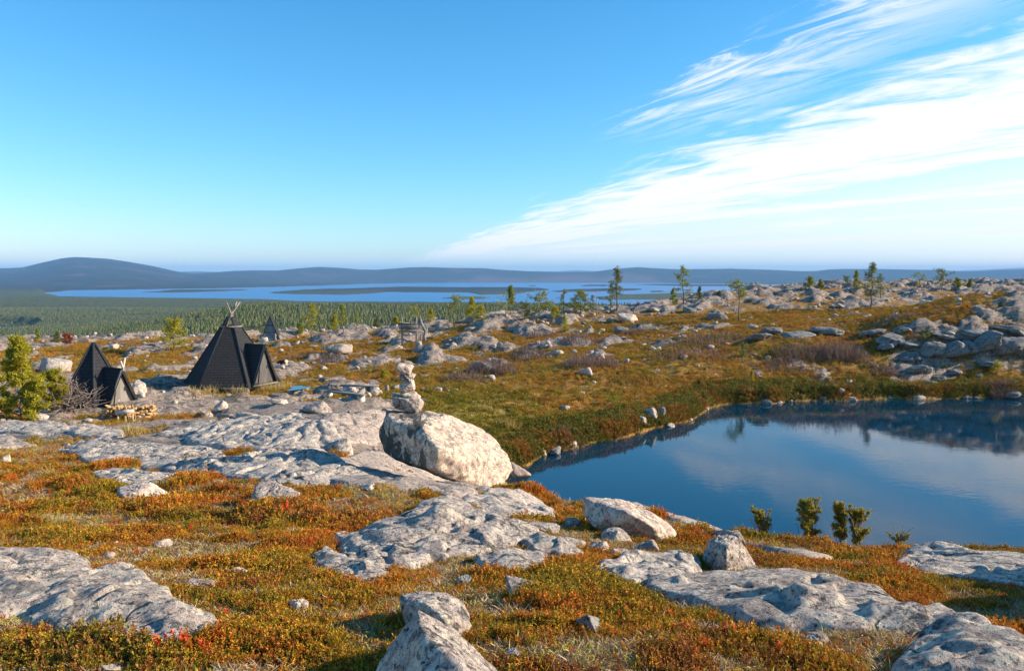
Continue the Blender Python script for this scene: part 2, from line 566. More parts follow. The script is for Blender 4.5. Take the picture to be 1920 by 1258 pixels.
def rock_color(t, pos, k=1.0, lichen=0.5, warm=1.0, dark=0.5, crack=1.0):
    """granite with crustose lichen: returns colour socket and height socket. k scales the pattern size"""
    n1 = noise(t, pos, 1.3 / k, 5, 0.6, 0.3)
    n2 = noise(t, pos, 14 / k, 6, 0.72, 0.6)
    n3 = noise(t, pos, 34 / k, 4, 0.75)
    basec = ramp(t, n1, [(0.30, (0.20, 0.185, 0.18)), (0.45, (0.37 * warm, 0.33, 0.30)), (0.58, (0.43 * warm, 0.395, 0.365)), (0.74, (0.30, 0.29, 0.29))])
    vo = N(t, 'ShaderNodeTexVoronoi')
    vo.feature = 'SMOOTH_F1'
    t.links.new(pos, vo.inputs['Vector'])
    vo.inputs['Scale'].default_value = 9 / k
    vo.inputs['Randomness'].default_value = 1
    vm = math_n(t, 'ADD', vo.outputs['Distance'], math_n(t, 'MULTIPLY', math_n(t, 'SUBTRACT', n2, 0.5), 1.1))
    # pale lichen rosettes
    pale = math_n(t, 'SUBTRACT', 1.0, smooth(t, vm, 0.30, 0.44))
    nl = noise(t, pos, 4.5 / k, 4, 0.65, 0.8)
    basec = mixc(t, math_n(t, 'MULTIPLY', smooth(t, nl, 0.54, 0.62), 0.55 * dark), basec, (0.075, 0.078, 0.08))
    c = mixc(t, math_n(t, 'MULTIPLY', pale, lichen), basec, (0.62, 0.59, 0.50))
    # dark lichen / pits
    dk = smooth(t, math_n(t, 'ADD', math_n(t, 'MULTIPLY', n2, 0.75), math_n(t, 'MULTIPLY', n1, 0.35)), 0.56, 0.66)
    c = mixc(t, math_n(t, 'MULTIPLY', dk, dark), c, (0.04, 0.043, 0.046))
    sp = smooth(t, n3, 0.53, 0.64)
    c = mixc(t, math_n(t, 'MULTIPLY', sp, 0.95), c, (0.045, 0.045, 0.045))
    sp2 = math_n(t, 'SUBTRACT', 1.0, smooth(t, n3, 0.28, 0.42))
    c = mixc(t, math_n(t, 'MULTIPLY', sp2, 0.8), c, (0.74, 0.67, 0.57))
    wv = N(t, 'ShaderNodeVectorMath'); wv.operation = 'MULTIPLY_ADD'
    nv = t.nodes.new('ShaderNodeTexNoise'); t.links.new(pos, nv.inputs['Vector']); nv.inputs['Scale'].default_value = 1.6 / k; nv.inputs['Detail'].default_value = 5
    t.links.new(nv.outputs['Color'], wv.inputs[0]); wv.inputs[1].default_value = (0.7 * k, 0.7 * k, 0.7 * k); t.links.new(pos, wv.inputs[2])
    ve = N(t, 'ShaderNodeTexVoronoi'); ve.feature = 'DISTANCE_TO_EDGE'; t.links.new(wv.outputs[0], ve.inputs['Vector']); ve.inputs['Scale'].default_value = 1.25 / k
    crk = math_n(t, 'SUBTRACT', 1.0, smooth(t, ve.outputs['Distance'], 0.004, 0.028))
    crk = math_n(t, 'MULTIPLY', crk, math_n(t, 'MULTIPLY', smooth(t, n1, 0.50, 0.58), crack))
    c = mixc(t, math_n(t, 'MULTIPLY', crk, 0.8), c, (0.035, 0.033, 0.03))
    h = math_n(t, 'ADD', math_n(t, 'MULTIPLY', n2, 0.7), math_n(t, 'MULTIPLY', n3, 0.3))
    h = math_n(t, 'SUBTRACT', h, math_n(t, 'MULTIPLY', crk, 0.6))
    h = math_n(t, 'ADD', h, math_n(t, 'MULTIPLY', pale, 0.12))
    return c, h


def rock_mat(name, k=1.0, lichen=0.5, warm=1.0, dark=0.5, tint=None, bump=0.6, bd=0.03, crack=1.0):
    m, t, b = new_mat(name)
    c, h = rock_color(t, world_pos(t), k, lichen, warm, dark, crack)
    if tint:
        c = mixc(t, 1.0, c, tint, 'MULTIPLY')
    t.links.new(c, b.inputs['Base Color'])
    b.inputs['Roughness'].default_value = 0.9
    set_bump(t, b, h, bump, bd)
    return m


ROCK = rock_mat('granite_grey', 0.9, 0.45, 1.04, 0.75, tint=(1.16, 1.08, 0.98), bump=0.8, bd=0.04)
ROCK_NEAR = rock_mat('granite_speckled', 0.9, 0.5, 1.06, 0.85, tint=(1.22, 1.12, 1.0), bump=1.0, bd=0.06)
ROCK_PALE = rock_mat('granite_pale', 0.9, 0.75, 1.18, 0.28, tint=(1.22, 1.15, 1.0), bump=0.8, bd=0.04, crack=0.0)
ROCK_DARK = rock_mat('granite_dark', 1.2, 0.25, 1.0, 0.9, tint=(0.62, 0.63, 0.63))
ROCK_PINK = rock_mat('granite_pinkish', 0.7, 0.4, 1.08, 0.65, tint=(1.04, 0.94, 0.83), bump=0.8, bd=0.035)
ROCK_MID = rock_mat('granite_far', 3.0, 0.35, 1.08, 0.4, tint=(1.12, 1.04, 0.98), bd=0.08)


def plain(name, col, rough=0.8, var=0.25, scale=8, stretch=(1, 1, 1), bump=0.3, bd=0.01):
    m, t, b = new_mat(name)
    tco = t.nodes.new('ShaderNodeTexCoord')
    n = noise(t, scaled(t, tco.outputs['Object'], stretch), scale, 5, 0.65)
    lo = tuple(c * (1 - var) for c in col); hi = tuple(min(1, c * (1 + var)) for c in col)
    c = ramp(t, n, [(0.3, lo), (0.7, hi)])
    t.links.new(c, b.inputs['Base Color'])
    b.inputs['Roughness'].default_value = rough
    set_bump(t, b, n, bump, bd)
    return m


def foliage(name, col, var=0.35, trans=0.25, attr=False):
    m, t, b = new_mat(name)
    g = t.nodes.new('ShaderNodeNewGeometry')
    rnd = g.outputs['Random Per Island']
    lo = tuple(c * (1 - var) for c in col); hi = tuple(c * (1 + var) for c in col)
    c = ramp(t, rnd, [(0.0, lo), (1.0, hi)])
    if attr:
        a = t.nodes.new('ShaderNodeAttribute'); a.attribute_type = 'INSTANCER'; a.attribute_name = 'tint'
        c = mixc(t, 1.0, c, a.outputs['Color'], 'MULTIPLY')
    t.links.new(c, b.inputs['Base Color'])
    b.inputs['Roughness'].default_value = 0.7
    tr = t.nodes.new('ShaderNodeBsdfTranslucent')
    t.links.new(c, tr.inputs[0])
    mx = t.nodes.new('ShaderNodeMixShader')
    mx.inputs[0].default_value = trans
    t.links.new(b.outputs[0], mx.inputs[1]); t.links.new(tr.outputs[0], mx.inputs[2])
    t.links.new(mx.outputs[0], t.nodes['Material Output'].inputs[0])
    return m


# fell ground: granite sheets, heath in several colours, litter
def ground_mat():
    m, t, b = new_mat('fell_ground')
    pos = world_pos(t)
    a = t.nodes.new('ShaderNodeAttribute'); a.attribute_name = 'rock'
    g = t.nodes.new('ShaderNodeAttribute'); g.attribute_name = 'grass'
    gv = t.nodes.new('ShaderNodeAttribute'); gv.attribute_name = 'gravel'
    rc, rh = rock_color(t, pos, 1.5, 0.35, 1.1, 0.42)
    rc = mixc(t, 1.0, rc, (0.90, 0.80, 0.68), 'MULTIPLY')
    ncr = noise(t, scaled(t, pos, (0.5, 1.0, 2.0)), 1.1, 5, 0.7, 1.2)
    rc = mixc(t, math_n(t, 'MULTIPLY', smooth(t, ncr, 0.52, 0.60), 0.7), rc, (0.06, 0.06, 0.058))
    nA = noise(t, pos, 0.33, 5, 0.6, 0.4)
    nB = noise(t, pos, 2.2, 6, 0.68, 0.3)
    nC = noise(t, pos, 11, 5, 0.7)
    v1 = ramp(t, nA, [(0.30, (0.20, 0.14, 0.012)), (0.42, (0.38, 0.21, 0.02)), (0.50, (0.34, 0.12, 0.025)), (0.60, (0.34, 0.20, 0.06)), (0.72, (0.22, 0.19, 0.015))])
    v2 = ramp(t, nB, [(0.36, (0.045, 0.04, 0.008)), (0.46, (0.22, 0.10, 0.018)), (0.56, (0.36, 0.18, 0.02)), (0.68, (0.26, 0.16, 0.09))])
    veg = mixc(t, 0.5, v1, v2)
    grc = ramp(t, nB, [(0.3, (0.10, 0.095, 0.012)), (0.5, (0.27, 0.19, 0.02)), (0.7, (0.30, 0.18, 0.05))])
    veg = mixc(t, g.outputs['Fac'], veg, grc)
    grv = ramp(t, nC, [(0.3, (0.24, 0.15, 0.09)), (0.6, (0.50, 0.34, 0.22)), (0.75, (0.6, 0.5, 0.4))])
    veg = mixc(t, gv.outputs['Fac'], veg, grv)
    dkn = math_n(t, 'MULTIPLY', math_n(t, 'SUBTRACT', 1.0, smooth(t, nC, 0.34, 0.5)), 0.6)
    veg = mixc(t, dkn, veg, (0.045, 0.035, 0.02))
    # loose stones in the heath
    vs = N(t, 'ShaderNodeTexVoronoi'); t.links.new(pos, vs.inputs['Vector']); vs.inputs['Scale'].default_value = 1.7
    st = math_n(t, 'SUBTRACT', 1.0, smooth(t, math_n(t, 'ADD', vs.outputs['Distance'], math_n(t, 'MULTIPLY', nC, 0.2)), 0.17, 0.22))
    veg = mixc(t, math_n(t, 'MULTIPLY', st, 0.85), veg, (0.5, 0.44, 0.39))
    rr = math_n(t, 'ADD', a.outputs['Fac'], math_n(t, 'MULTIPLY', math_n(t, 'SUBTRACT', nC, 0.5), 0.55))
    rr = math_n(t, 'ADD', rr, math_n(t, 'MULTIPLY', math_n(t, 'SUBTRACT', nB, 0.5), 0.5))
    fac = smooth(t, rr, 0.46, 0.56)
    c = mixc(t, fac, veg, rc)
    t.links.new(c, b.inputs['Base Color'])
    b.inputs['Roughness'].default_value = 0.92
    vh = math_n(t, 'ADD', math_n(t, 'MULTIPLY', nB, 0.9), math_n(t, 'MULTIPLY', nC, 0.55))
    hmix = N(t, 'ShaderNodeMix'); hmix.data_type = 'FLOAT'
    t.links.new(fac, hmix.inputs[0]); t.links.new(vh, hmix.inputs[2]); t.links.new(rh, hmix.inputs[3])
    set_bump(t, b, hmix.outputs[0], 0.9, 0.14)
    return m


GROUND = ground_mat()

uu = np.arange(-760, 2700, 3.6)
yy = np.exp(np.arange(math.log(1.15), math.log(215), 0.0058))
UU, YY = np.meshgrid((uu - CX) / F, yy)
GX, GY = UU * YY, YY
GZ = terrain(GX, GY)
rk = rock_field(GX, GY)
SDP = poly_sd(GX, GY, POND)
rockattr = np.clip(sstep(rk, -0.03, 0.05), 0, 1) * sstep(-SDP, 0.2, 1.2)
# steep steps show rock
gy_, gx_ = np.gradient(GZ)
slope = np.abs(gy_ / np.gradient(GY, axis=0))
rockattr = np.maximum(rockattr, sstep(slope, 0.45, 0.8) * sstep(GY, 45, 50) * 0.9)
UPX = GX / GY * F + CX


def blob(u, Y, su, sl):
    return np.exp(-((UPX - u) / su) ** 2 - ((np.log(GY) - math.log(Y)) / sl) ** 2)


gn = fbm(GX * .5, GY * .5, oct=3, seed=77)
grass = np.clip(blob(860, 33, 170, .22) * .9 + blob(330, 41, 170, .08) + blob(520, 41, 80, .12) + blob(720, 33, 120, .12) * .8 + blob(620, 13, 140, .12) * .7 + blob(1180, 33, 140, .1) * .5 + gn * 0.7, 0, 1)
gravel = np.clip(blob(310, 31, 110, .13) * 1.3 + gn * 0.4 + blob(0, 14, 200, .2) * .3 + blob(650, 38, 90, .08) * .6, 0, 1)
gm = mesh_np('fell_ground', np.stack([GX.ravel(), GY.ravel(), GZ.ravel()], -1), grid_faces(*GX.shape), GROUND, True,
             {'rock': rockattr.ravel(), 'grass': grass.ravel(), 'gravel': gravel.ravel()})
tag(obj('ground', gm), kind='structure')

# ------------------------------------------------------------------ pond water
def water_mat(name, base, bump_s, sc1, sc2, dist):
    m, t, b = new_mat(name)
    pos = world_pos(t)
    b.inputs['Base Color'].default_value = (*base, 1)
    b.inputs['Roughness'].default_value = 0.03
    b.inputs['IOR'].default_value = 1.33
    b.inputs['Specular IOR Level'].default_value = 0.5
    n1 = noise(t, scaled(t, pos, (0.55, 1.0, 1.0)), sc1, 3, 0.55)
    n2 = noise(t, scaled(t, pos, (0.7, 1.0, 1.0)), sc2, 2, 0.5)
    h = math_n(t, 'ADD', n1, math_n(t, 'MULTIPLY', n2, 0.3))
    set_bump(t, b, h, bump_s, dist)
    return m


PW = water_mat('pond_water', (0.0, 0.032, 0.062), 0.06, 3.2, 9, 0.03)
pl = [(-3, 15), (60, 15), (75, 50), (-3, 50)]
tag(obj('pond_water', mesh_np('pond_water', [(x, y, POND_Z) for x, y in pl], [[0, 1, 2, 3]], PW, False)), kind='structure')
# ------------------------------------------------------------------ far land: forest, lake, islands, hills
LAKE_Z = -150.0


def pip(u, v, P):
    return poly_sd(u, v, P) > 0


LAKE = [(-60, 556), (60, 554), (85, 549), (140, 545), (250, 543), (400, 541), (560, 537), (700, 532), (900, 530), (1100, 529.5), (1200, 530), (1300, 532), (1500, 534), (2400, 534),
        (2400, 575), (1400, 575), (1130, 573), (900, 568), (650, 567), (560, 566), (500, 562), (400, 560), (200, 557.5), (110, 556)]
LAKE = LAKE[2:]
ISL = [[(505, 549), (525, 547), (545, 545), (575, 543), (640, 541), (720, 538.5), (760, 537.5), (860, 538.5), (960, 538.5), (1012, 540), (1035, 543), (1000, 547), (960, 552), (900, 553), (880, 549), (740, 548), (690, 551), (640, 553), (560, 552), (520, 550.5)],
       [(262, 548.5), (300, 546), (330, 543.5), (400, 543), (482, 543), (450, 545), (400, 547), (320, 549)],
       [(825, 559.5), (850, 557), (880, 556), (925, 557.5), (905, 561), (850, 561)],
       [(1030, 546), (1080, 542), (1130, 541), (1205, 541.5), (1200, 545), (1120, 547), (1045, 548)],
       [(1118, 558), (1160, 553), (1220, 551), (1300, 549), (1500, 548), (1900, 548), (1900, 560), (1400, 562), (1300, 563), (1200, 562), (1130, 562.5)],
       [(1082, 535.5), (1105, 534), (1130, 533.5), (1150, 535), (1140, 537), (1090, 537)],
       [(1185, 534), (1230, 532.5), (1300, 533), (1400, 534), (1400, 537), (1280, 537)],
       [(985, 536), (1000, 535), (1012, 536.5), (996, 537.5)], [(1210, 546), (1240, 545), (1250, 547.5), (1222, 548.5)]]
SMALL = [(-200, 614), (40, 615), (72, 616.5), (60, 622), (25, 629), (-200, 632)]


def row_of(Y, z):
    return proj(0, Y, z)[1]


def interp(u, pts):
    p = np.array(pts, float)
    return np.interp(u, p[:, 0], p[:, 1])


RIDGE = [(-800, 512), (-200, 510), (-60, 504), (0, 503.5), (45, 502), (70, 496), (100, 489), (120, 485), (145, 482.5), (170, 483.5), (205, 486), (240, 491), (270, 496), (305, 503), (340, 510.5), (365, 512.5), (400, 511), (440, 508),
         (480, 507), (520, 507.5), (560, 503.5), (600, 500.5), (640, 502.5), (670, 505), (705, 506), (735, 504), (770, 501.5), (800, 501), (850, 502.5), (905, 503), (940, 506), (1000, 509), (1050, 511), (1110, 510),
         (1140, 506), (1170, 503), (1195, 501), (1225, 503), (1270, 505), (1320, 504.5), (1370, 504), (1440, 506), (1500, 508.5), (1530, 508), (1550, 505.5), (1580, 504.5), (1640, 504.5), (1700, 505.5), (1760, 506.5), (1810, 509.5),
         (1850, 508), (1870, 506), (1920, 506), (2100, 504), (2700, 508)]
FARR = [(-800, 512), (300, 511), (370, 508.5), (420, 510.5), (900, 512), (1000, 508.5), (1040, 509), (1080, 507), (1110, 508), (1160, 511), (1600, 508), (1780, 508.5), (1880, 504), (1920, 502), (2100, 500), (2700, 507)]
CREST = [(-800, 690), (0, 655), (150, 630), (300, 605), (380, 590), (450, 577), (520, 573), (620, 575), (760, 577), (900, 574), (1130, 576), (1400, 578), (2700, 585)]


def zrow(v, Y):
    dx, dy, dzz = ray(CX, v)
    return dzz / dy * Y


def far_h(x, y):
    x = np.asarray(x, float); y = np.asarray(y, float)
    U = x / y * F + CX
    v = row_of(y, LAKE_Z)
    wob = 1.6 * fbm(U * 0.02, v * 0.35, oct=4, seed=5)
    sdl = poly_sd(U + 6 * wob, v + wob * 0.5, LAKE)
    land = -sdl
    for P in ISL:
        s = poly_sd(U + 8 * wob, v + wob * 0.35, P)
        land = np.maximum(land, s)
    s = poly_sd(U, v + wob * .5, SMALL)
    land = np.where(s > -3, np.minimum(land, -s), land)
    lz = LAKE_Z + np.where(land > 0, 2 + 9 * sstep(land, 0, 3) + 14 * sstep(land, 2, 12), -12 + np.maximum(land, -12) * 4)
    # lowland relief
    lz = lz + sstep(land, 3, 14) * np.clip(18 * fbm(x / 900, y / 900, oct=4, seed=61), -8, 40)
    # hills behind the lake
    Yr = 16000.0
    shoreY = 8200 + 6000 * sstep(U, 330, 620)
    zr = zrow(interp(U, RIDGE), Yr)
    f = sstep(y, shoreY - 400, Yr) ** 0.8
    zr = zr + 0 * y
    lb = LAKE_Z - 14
    hill = lb + (zr - lb) * f * np.where(y > Yr, 1 - sstep(y, Yr, Yr * 1.3), 1)
    hill = hill + np.where((y > shoreY), 24 * fbm(x / 1100, y / 1100, oct=5, seed=62) * sstep(y, shoreY, shoreY + 1200) * (1 - sstep(y, Yr * .93, Yr)), 0)
    lz = np.where(y > shoreY - 400, np.maximum(lz, hill), lz)
    # a further range
    Yf = 32000.0
    zf = zrow(interp(U, FARR), Yf)
    lz = np.maximum(lz, lb + (zf - lb) * sstep(y, 22000, Yf) * (1 - 0.4 * sstep(y, Yf, 40000)))
    # near forested shoulder of the fell
    Yc = 1250.0
    zc = zrow(interp(U, CREST) + 1.2 * fbm(U / 90, 0 * U + 3.3, oct=3, seed=8), Yc)
    z0 = -26.0
    t = sstep(y, 120, 520)
    zmid = -50 + 4 * fbm(x / 160, y / 160, oct=3, seed=71)
    near = z0 * (1 - t) + zmid * t
    zc = np.minimum(zc, -45)
    near = near + (zc - near) * sstep(y, 420, Yc)
    near = near + (LAKE_Z + 6 - near) * sstep(y, Yc, 2300)
    return np.where((y < 2300) & (s < -1), np.maximum(near, lz), lz), land


def far_mat():
    m, t, b = new_mat('far_land')
    pos = world_pos(t)
    n1 = noise(t, pos, 0.004, 6, 0.65)
    n2 = noise(t, pos, 0.05, 5, 0.7)
    n3 = noise(t, pos, 0.0012, 5, 0.6)
    c = ramp(t, n1, [(0.32, (0.018, 0.034, 0.014)), (0.5, (0.035, 0.055, 0.018)), (0.66, (0.075, 0.075, 0.03))])
    c = mixc(t, math_n(t, 'MULTIPLY', smooth(t, n2, 0.42, 0.6), 0.6), c, (0.016, 0.026, 0.010))
    c = mixc(t, math_n(t, 'MULTIPLY', smooth(t, n3, 0.56, 0.66), 0.6), c, (0.15, 0.10, 0.07))
    a = t.nodes.new('ShaderNodeAttribute'); a.attribute_name = 'land'
    sh = math_n(t, 'SUBTRACT', 1.0, smooth(t, a.outputs['Fac'], 0.15, 0.9))
    c = mixc(t, math_n(t, 'MULTIPLY', sh, 0.55), c, (0.25, 0.19, 0.13))
    sp = N(t, 'ShaderNodeSeparateXYZ'); t.links.new(pos, sp.inputs[0])
    c = mixc(t, 1.0, c, (0.8, 0.6, 1.0), 'MULTIPLY')
    plain_c = ramp(t, n2, [(0.35, (0.05, 0.058, 0.022)), (0.6, (0.13, 0.135, 0.05))])
    c = mixc(t, math_n(t, 'SUBTRACT', 1.0, smooth(t, sp.outputs[1], 5200, 7500)), c, plain_c)
    t.links.new(c, b.inputs['Base Color'])
    b.inputs['Roughness'].default_value = 1
    b.inputs['Specular IOR Level'].default_value = 0
    set_bump(t, b, math_n(t, 'ADD', n2, math_n(t, 'MULTIPLY', n1, 2.0)), 0.7, 22)
    return m


fu = np.arange(-760, 2700, 6.0)
fy = np.exp(np.arange(math.log(110), math.log(46000), 0.0105))
FU, FY = np.meshgrid((fu - CX) / F, fy)
FX = FU * FY
FZ, LAND = far_h(FX, FY)
fm = mesh_np('lowland', np.stack([FX.ravel(), FY.ravel(), FZ.ravel()], -1), grid_faces(*FX.shape), far_mat(), True, {'land': np.clip(LAND, -5, 20).ravel()})
tag(obj('hills', fm), kind='structure')

LW, _lt, _lb = new_mat('lake_water')
_lb.inputs['Base Color'].default_value = (0.01, 0.12, 0.34, 1)
_lb.inputs['IOR'].default_value = 1.33
_lb.inputs['Specular IOR Level'].default_value = 0.3
_lb.inputs['Roughness'].default_value = 0.3
_lx, _ly = np.meshgrid(np.linspace(-20000, 22000, 170), np.linspace(1700, 15500, 56))
tag(obj('lake_water', mesh_np('lake_water', np.stack([_lx.ravel(), _ly.ravel(), np.full(_lx.size, LAKE_Z)], -1), grid_faces(*_lx.shape), LW, False)), kind='structure')


# ------------------------------------------------------------------ scattering of uncountable cover
def scatter(name, P, S, R, C, IDX, protos):
    """P points, S scale, R euler rotations, C tint, IDX prototype index. One stuff object using geometry nodes"""
    me = mesh_np(name, P, [np.zeros((0, 3), int)], None, False) if False else bpy.data.meshes.new(name)
    me.vertices.add(len(P)); me.vertices.foreach_set('co', np.asarray(P, np.float32).ravel())
    a = me.attributes.new('scl', 'FLOAT', 'POINT'); a.data.foreach_set('value', np.asarray(S, np.float32))
    a = me.attributes.new('rot', 'FLOAT_VECTOR', 'POINT'); a.data.foreach_set('vector', np.asarray(R, np.float32).ravel())
    a = me.attributes.new('tint', 'FLOAT_COLOR', 'POINT'); a.data.foreach_set('color', np.hstack([C, np.ones((len(C), 1))]).astype(np.float32).ravel())
    a = me.attributes.new('idx', 'INT', 'POINT'); a.data.foreach_set('value', np.asarray(IDX, np.int32))
    o = obj(name, me)
    pc = bpy.data.collections.new(name + '_sources')
    for p in protos:
        pc.objects.link(p)
    ng = bpy.data.node_groups.new(name, 'GeometryNodeTree')
    ng.interface.new_socket('Geometry', in_out='INPUT', socket_type='NodeSocketGeometry')
    ng.interface.new_socket('Geometry', in_out='OUTPUT', socket_type='NodeSocketGeometry')
    gi = ng.nodes.new('NodeGroupInput'); go = ng.nodes.new('NodeGroupOutput')
    ci = ng.nodes.new('GeometryNodeCollectionInfo')
    ci.inputs[0].default_value = pc
    ci.inputs[1].default_value = True
    ci.inputs[2].default_value = True
    ip = ng.nodes.new('GeometryNodeInstanceOnPoints')

    def attr(nm, ty):
        n = ng.nodes.new('GeometryNodeInputNamedAttribute'); n.data_type = ty; n.inputs[0].default_value = nm
        return n.outputs[0]
    L = ng.links.new
    L(gi.outputs[0], ip.inputs['Points']); L(ci.outputs[0], ip.inputs['Instance'])
    ip.inputs['Pick Instance'].default_value = True
    L(attr('idx', 'INT'), ip.inputs['Instance Index'])
    L(attr('rot', 'FLOAT_VECTOR'), ip.inputs['Rotation'])
    L(attr('scl', 'FLOAT'), ip.inputs['Scale'])
    L(ip.outputs[0], go.inputs[0])
    md = o.modifiers.new('cover', 'NODES'); md.node_group = ng
    return tag(o, kind='stuff')


def proto(name, me):
    return bpy.data.objects.new(name, me)


def rnd(n, a=0, b=1):
    return RNG.uniform(a, b, n)


# conifers of the far wood
def conifer_proto(i, slim):
    V, Tt = [], []
    n0 = 0
    r = np.random.default_rng(100 + i)
    tiers = 5
    for k in range(tiers):
        z0 = 0.10 + 0.80 * k / tiers; z1 = min(1.0, z0 + 0.34)
        rad = slim * (1 - k / tiers * 0.82)
        m = 7
        th = np.arange(m) * 2 * math.pi / m + r.uniform(0, 6)
        rr = rad * r.uniform(.6, 1.25, m)
        ring = np.stack([rr * np.cos(th), rr * np.sin(th), z0 + r.uniform(-.04, .04, m)], -1)
        V.append(ring); V.append([[0, 0, z1]])
        for j in range(m):
            Tt.append([n0 + j, n0 + (j + 1) % m, n0 + m])
        n0 += m + 1
    mb = MB(); mb.add(np.vstack(V), None, Tt)
    mb.tube([(0, 0, -0.15), (0, 0, 0.5)], [0.02, 0.012], 4, False)
    me = mesh_np('conifer', np.vstack(mb.V), [np.vstack(mb.Q), np.vstack(mb.T)], WOODF, False)
    return proto('conifer', me)


WOODF = foliage('far_conifer', (0.125, 0.130, 0.042), 0.35, 0.2, True)
cps = [conifer_proto(0, .24), conifer_proto(1, .32), conifer_proto(2, .19), conifer_proto(3, .42)]
# uniform over ground area in a widening wedge; thinner with distance
nt = 220000
Yt = np.sqrt(rnd(nt, 230 ** 2, 3000 ** 2))
keep = rnd(nt) < np.clip(900 / Yt, .15, 1) ** 0.6
Yt = Yt[keep]
Ut = rnd(len(Yt), -350, 2270)
Xt = (Ut - CX) / F * Yt
Zt, Lt = far_h(Xt, Yt)
clear = fbm(Xt / 130, Yt / 130, oct=3, seed=81)
ok = (Zt > LAKE_Z + 2.5) & (clear > -0.32)
Xt, Yt, Zt, Ut = Xt[ok], Yt[ok], Zt[ok], Ut[ok]
# nothing of the wood shows beyond the right hand plateau
okv = (Ut < 1500) & (row_of(Yt, Zt) < 690)
Xt, Yt, Zt = Xt[okv], Yt[okv], Zt[okv]
n = len(Xt)
S = 2.2 + 5.0 * rnd(n) ** 1.6 * (1 + 0.25 * sstep(Yt, 1500, 3000))
R = np.stack([rnd(n, -.08, .08), rnd(n, -.08, .08), rnd(n, 0, 6.28)], -1)
g = rnd(n)[:, None]
C = (1 - g) * np.array([0.6, 0.8, 0.85]) + g * np.array([1.25, 1.15, 1.0])
scatter('conifer_wood', np.stack([Xt, Yt, Zt], -1), S, R, C, RNG.integers(0, 4, n), cps)
# ------------------------------------------------------------------ bedrock slabs
SLABS = []      # world polygons kept clear of heath


def slab(label, pts, bulge, mat=None, rough=1.0, ctrl=(), skirt=0.12, seed=0, group=None, name='granite_slab', cat='rock slab'):
    ym = np.mean([hit(u, min(v, 1250), 0)[1] for u, v, h in pts])
    q = 0.5 if ym < 8.5 else 0.62
    grow = 1.08 if ym < 15 else 1.0
    cu, cw = np.mean([p[0] for p in pts]), np.mean([p[1] for p in pts])
    pts = [(cu + (u - cu) * grow, cw + (v - cw) * grow, h) for u, v, h in pts]
    pts = [(u, v, h * q) for u, v, h in pts]; ctrl = [(u, v, h * q) for u, v, h in ctrl]; bulge *= q
    W = [hit(u, v, h) for u, v, h in pts]
    P = np.array([(w[0], w[1]) for w in W]); H = np.array([p[2] for p in pts], float)
    CP = list(map(tuple, P)); CH = list(H)
    for u, v, h in ctrl:
        w = hit(u, v, h); CP.append((w[0], w[1])); CH.append(h)
    CP = np.array(CP); CH = np.array(CH)
    SLABS.append(P)
    mn, mx = P.min(0) - skirt * 2, P.max(0) + skirt * 2
    size = (mx - mn).max()
    dist = P[:, 1].mean()
    step = max(size / 190, dist / F * 3.2)
    xs = np.arange(mn[0], mx[0], step); ys = np.arange(mn[1], mx[1], step)
    X, Y = np.meshgrid(xs, ys)
    wobs = 0.05 * size ** .5
    wx = wobs * fbm(X / (size * .12), Y / (size * .12), oct=3, seed=seed + 5)
    wy = wobs * fbm(X / (size * .12), Y / (size * .12), oct=3, seed=seed + 6)
    d = poly_sd(X + wx, Y + wy, P)
    D = np.sqrt((X[..., None] - CP[:, 0]) ** 2 + (Y[..., None] - CP[:, 1]) ** 2) + 0.02
    w = D ** -2.2
    h = (w * CH).sum(-1) / w.sum(-1)
    dm = max(0.25, d.max())
    dome = bulge * np.sqrt(np.clip(d / dm, 0, 1) * (2 - np.clip(d / dm, 0, 1)))
    n1 = fbm(X / (size * .22), Y / (size * .22), oct=3, seed=seed) * min(size, 4) * 0.014
    # foliation: long shallow ribs and broken steps
    a = 0.5 + seed * 0.37
    xr, yr = X * math.cos(a) + Y * math.sin(a), -X * math.sin(a) + Y * math.cos(a)
    rib = np.abs(gnoise(xr * .9 / size ** .5, yr * 4.2 / size ** .5, seed=seed + 9)) * 0.055 * min(size, 3.5) ** .5
    crack = np.exp(-(gnoise(xr * 1.1, yr * 1.7, seed=seed + 12) / 0.03) ** 2) * 0.035 * size ** .4
    n2 = fbm(X * 4, Y * 4, oct=4, seed=seed + 2, gain=.6) * 0.022
    n3 = fbm(X * 20, Y * 20, oct=3, seed=seed + 3) * 0.008
    ins = sstep(d, 0, 0.12 * size ** .5)
    tq = (xr * .55 + yr * .9) / min(size, 4) ** .5 * 1.5 + 1.6 * fbm(X * 1.1, Y * 1.1, oct=4, seed=seed + 33)
    fr_ = tq - np.floor(tq)
    # tilted beds: a slow rise and a sharp broken drop
    n1 = n1 + (fr_ - sstep(fr_, .86, 1.0)) * 0.034 * min(size, 3.5) ** .5
    hh = h + dome + (n1 - rib + crack * -1) * ins * rough + (n2 + n3) * rough
    z0 = terrain(X, Y, False)
    Z = z0 + hh + 0.05
    out = np.clip(-d, 0, None) / skirt
    Z = Z - np.clip(out, 0, 1) ** 1.3 * (np.maximum(h, 0) + 0.27) - np.clip(out - 1, 0, 3) * 0.3
    keep = (d > -skirt * 1.5)
    fc = grid_faces(*X.shape)
    k = keep.ravel()[fc].any(1)
    fc = fc[k]
    used, inv = np.unique(fc, return_inverse=True)
    V = np.stack([X.ravel(), Y.ravel(), Z.ravel()], -1)[used]
    fc = inv.reshape(fc.shape)
    o = np.array([P[:, 0].mean(), P[:, 1].mean(), V[:, 2].min()])
    ob = obj(name, mesh_np(name, V - o, fc, mat or ROCK, True), loc=tuple(o))
    tag(ob, label, cat, group)
    return ob


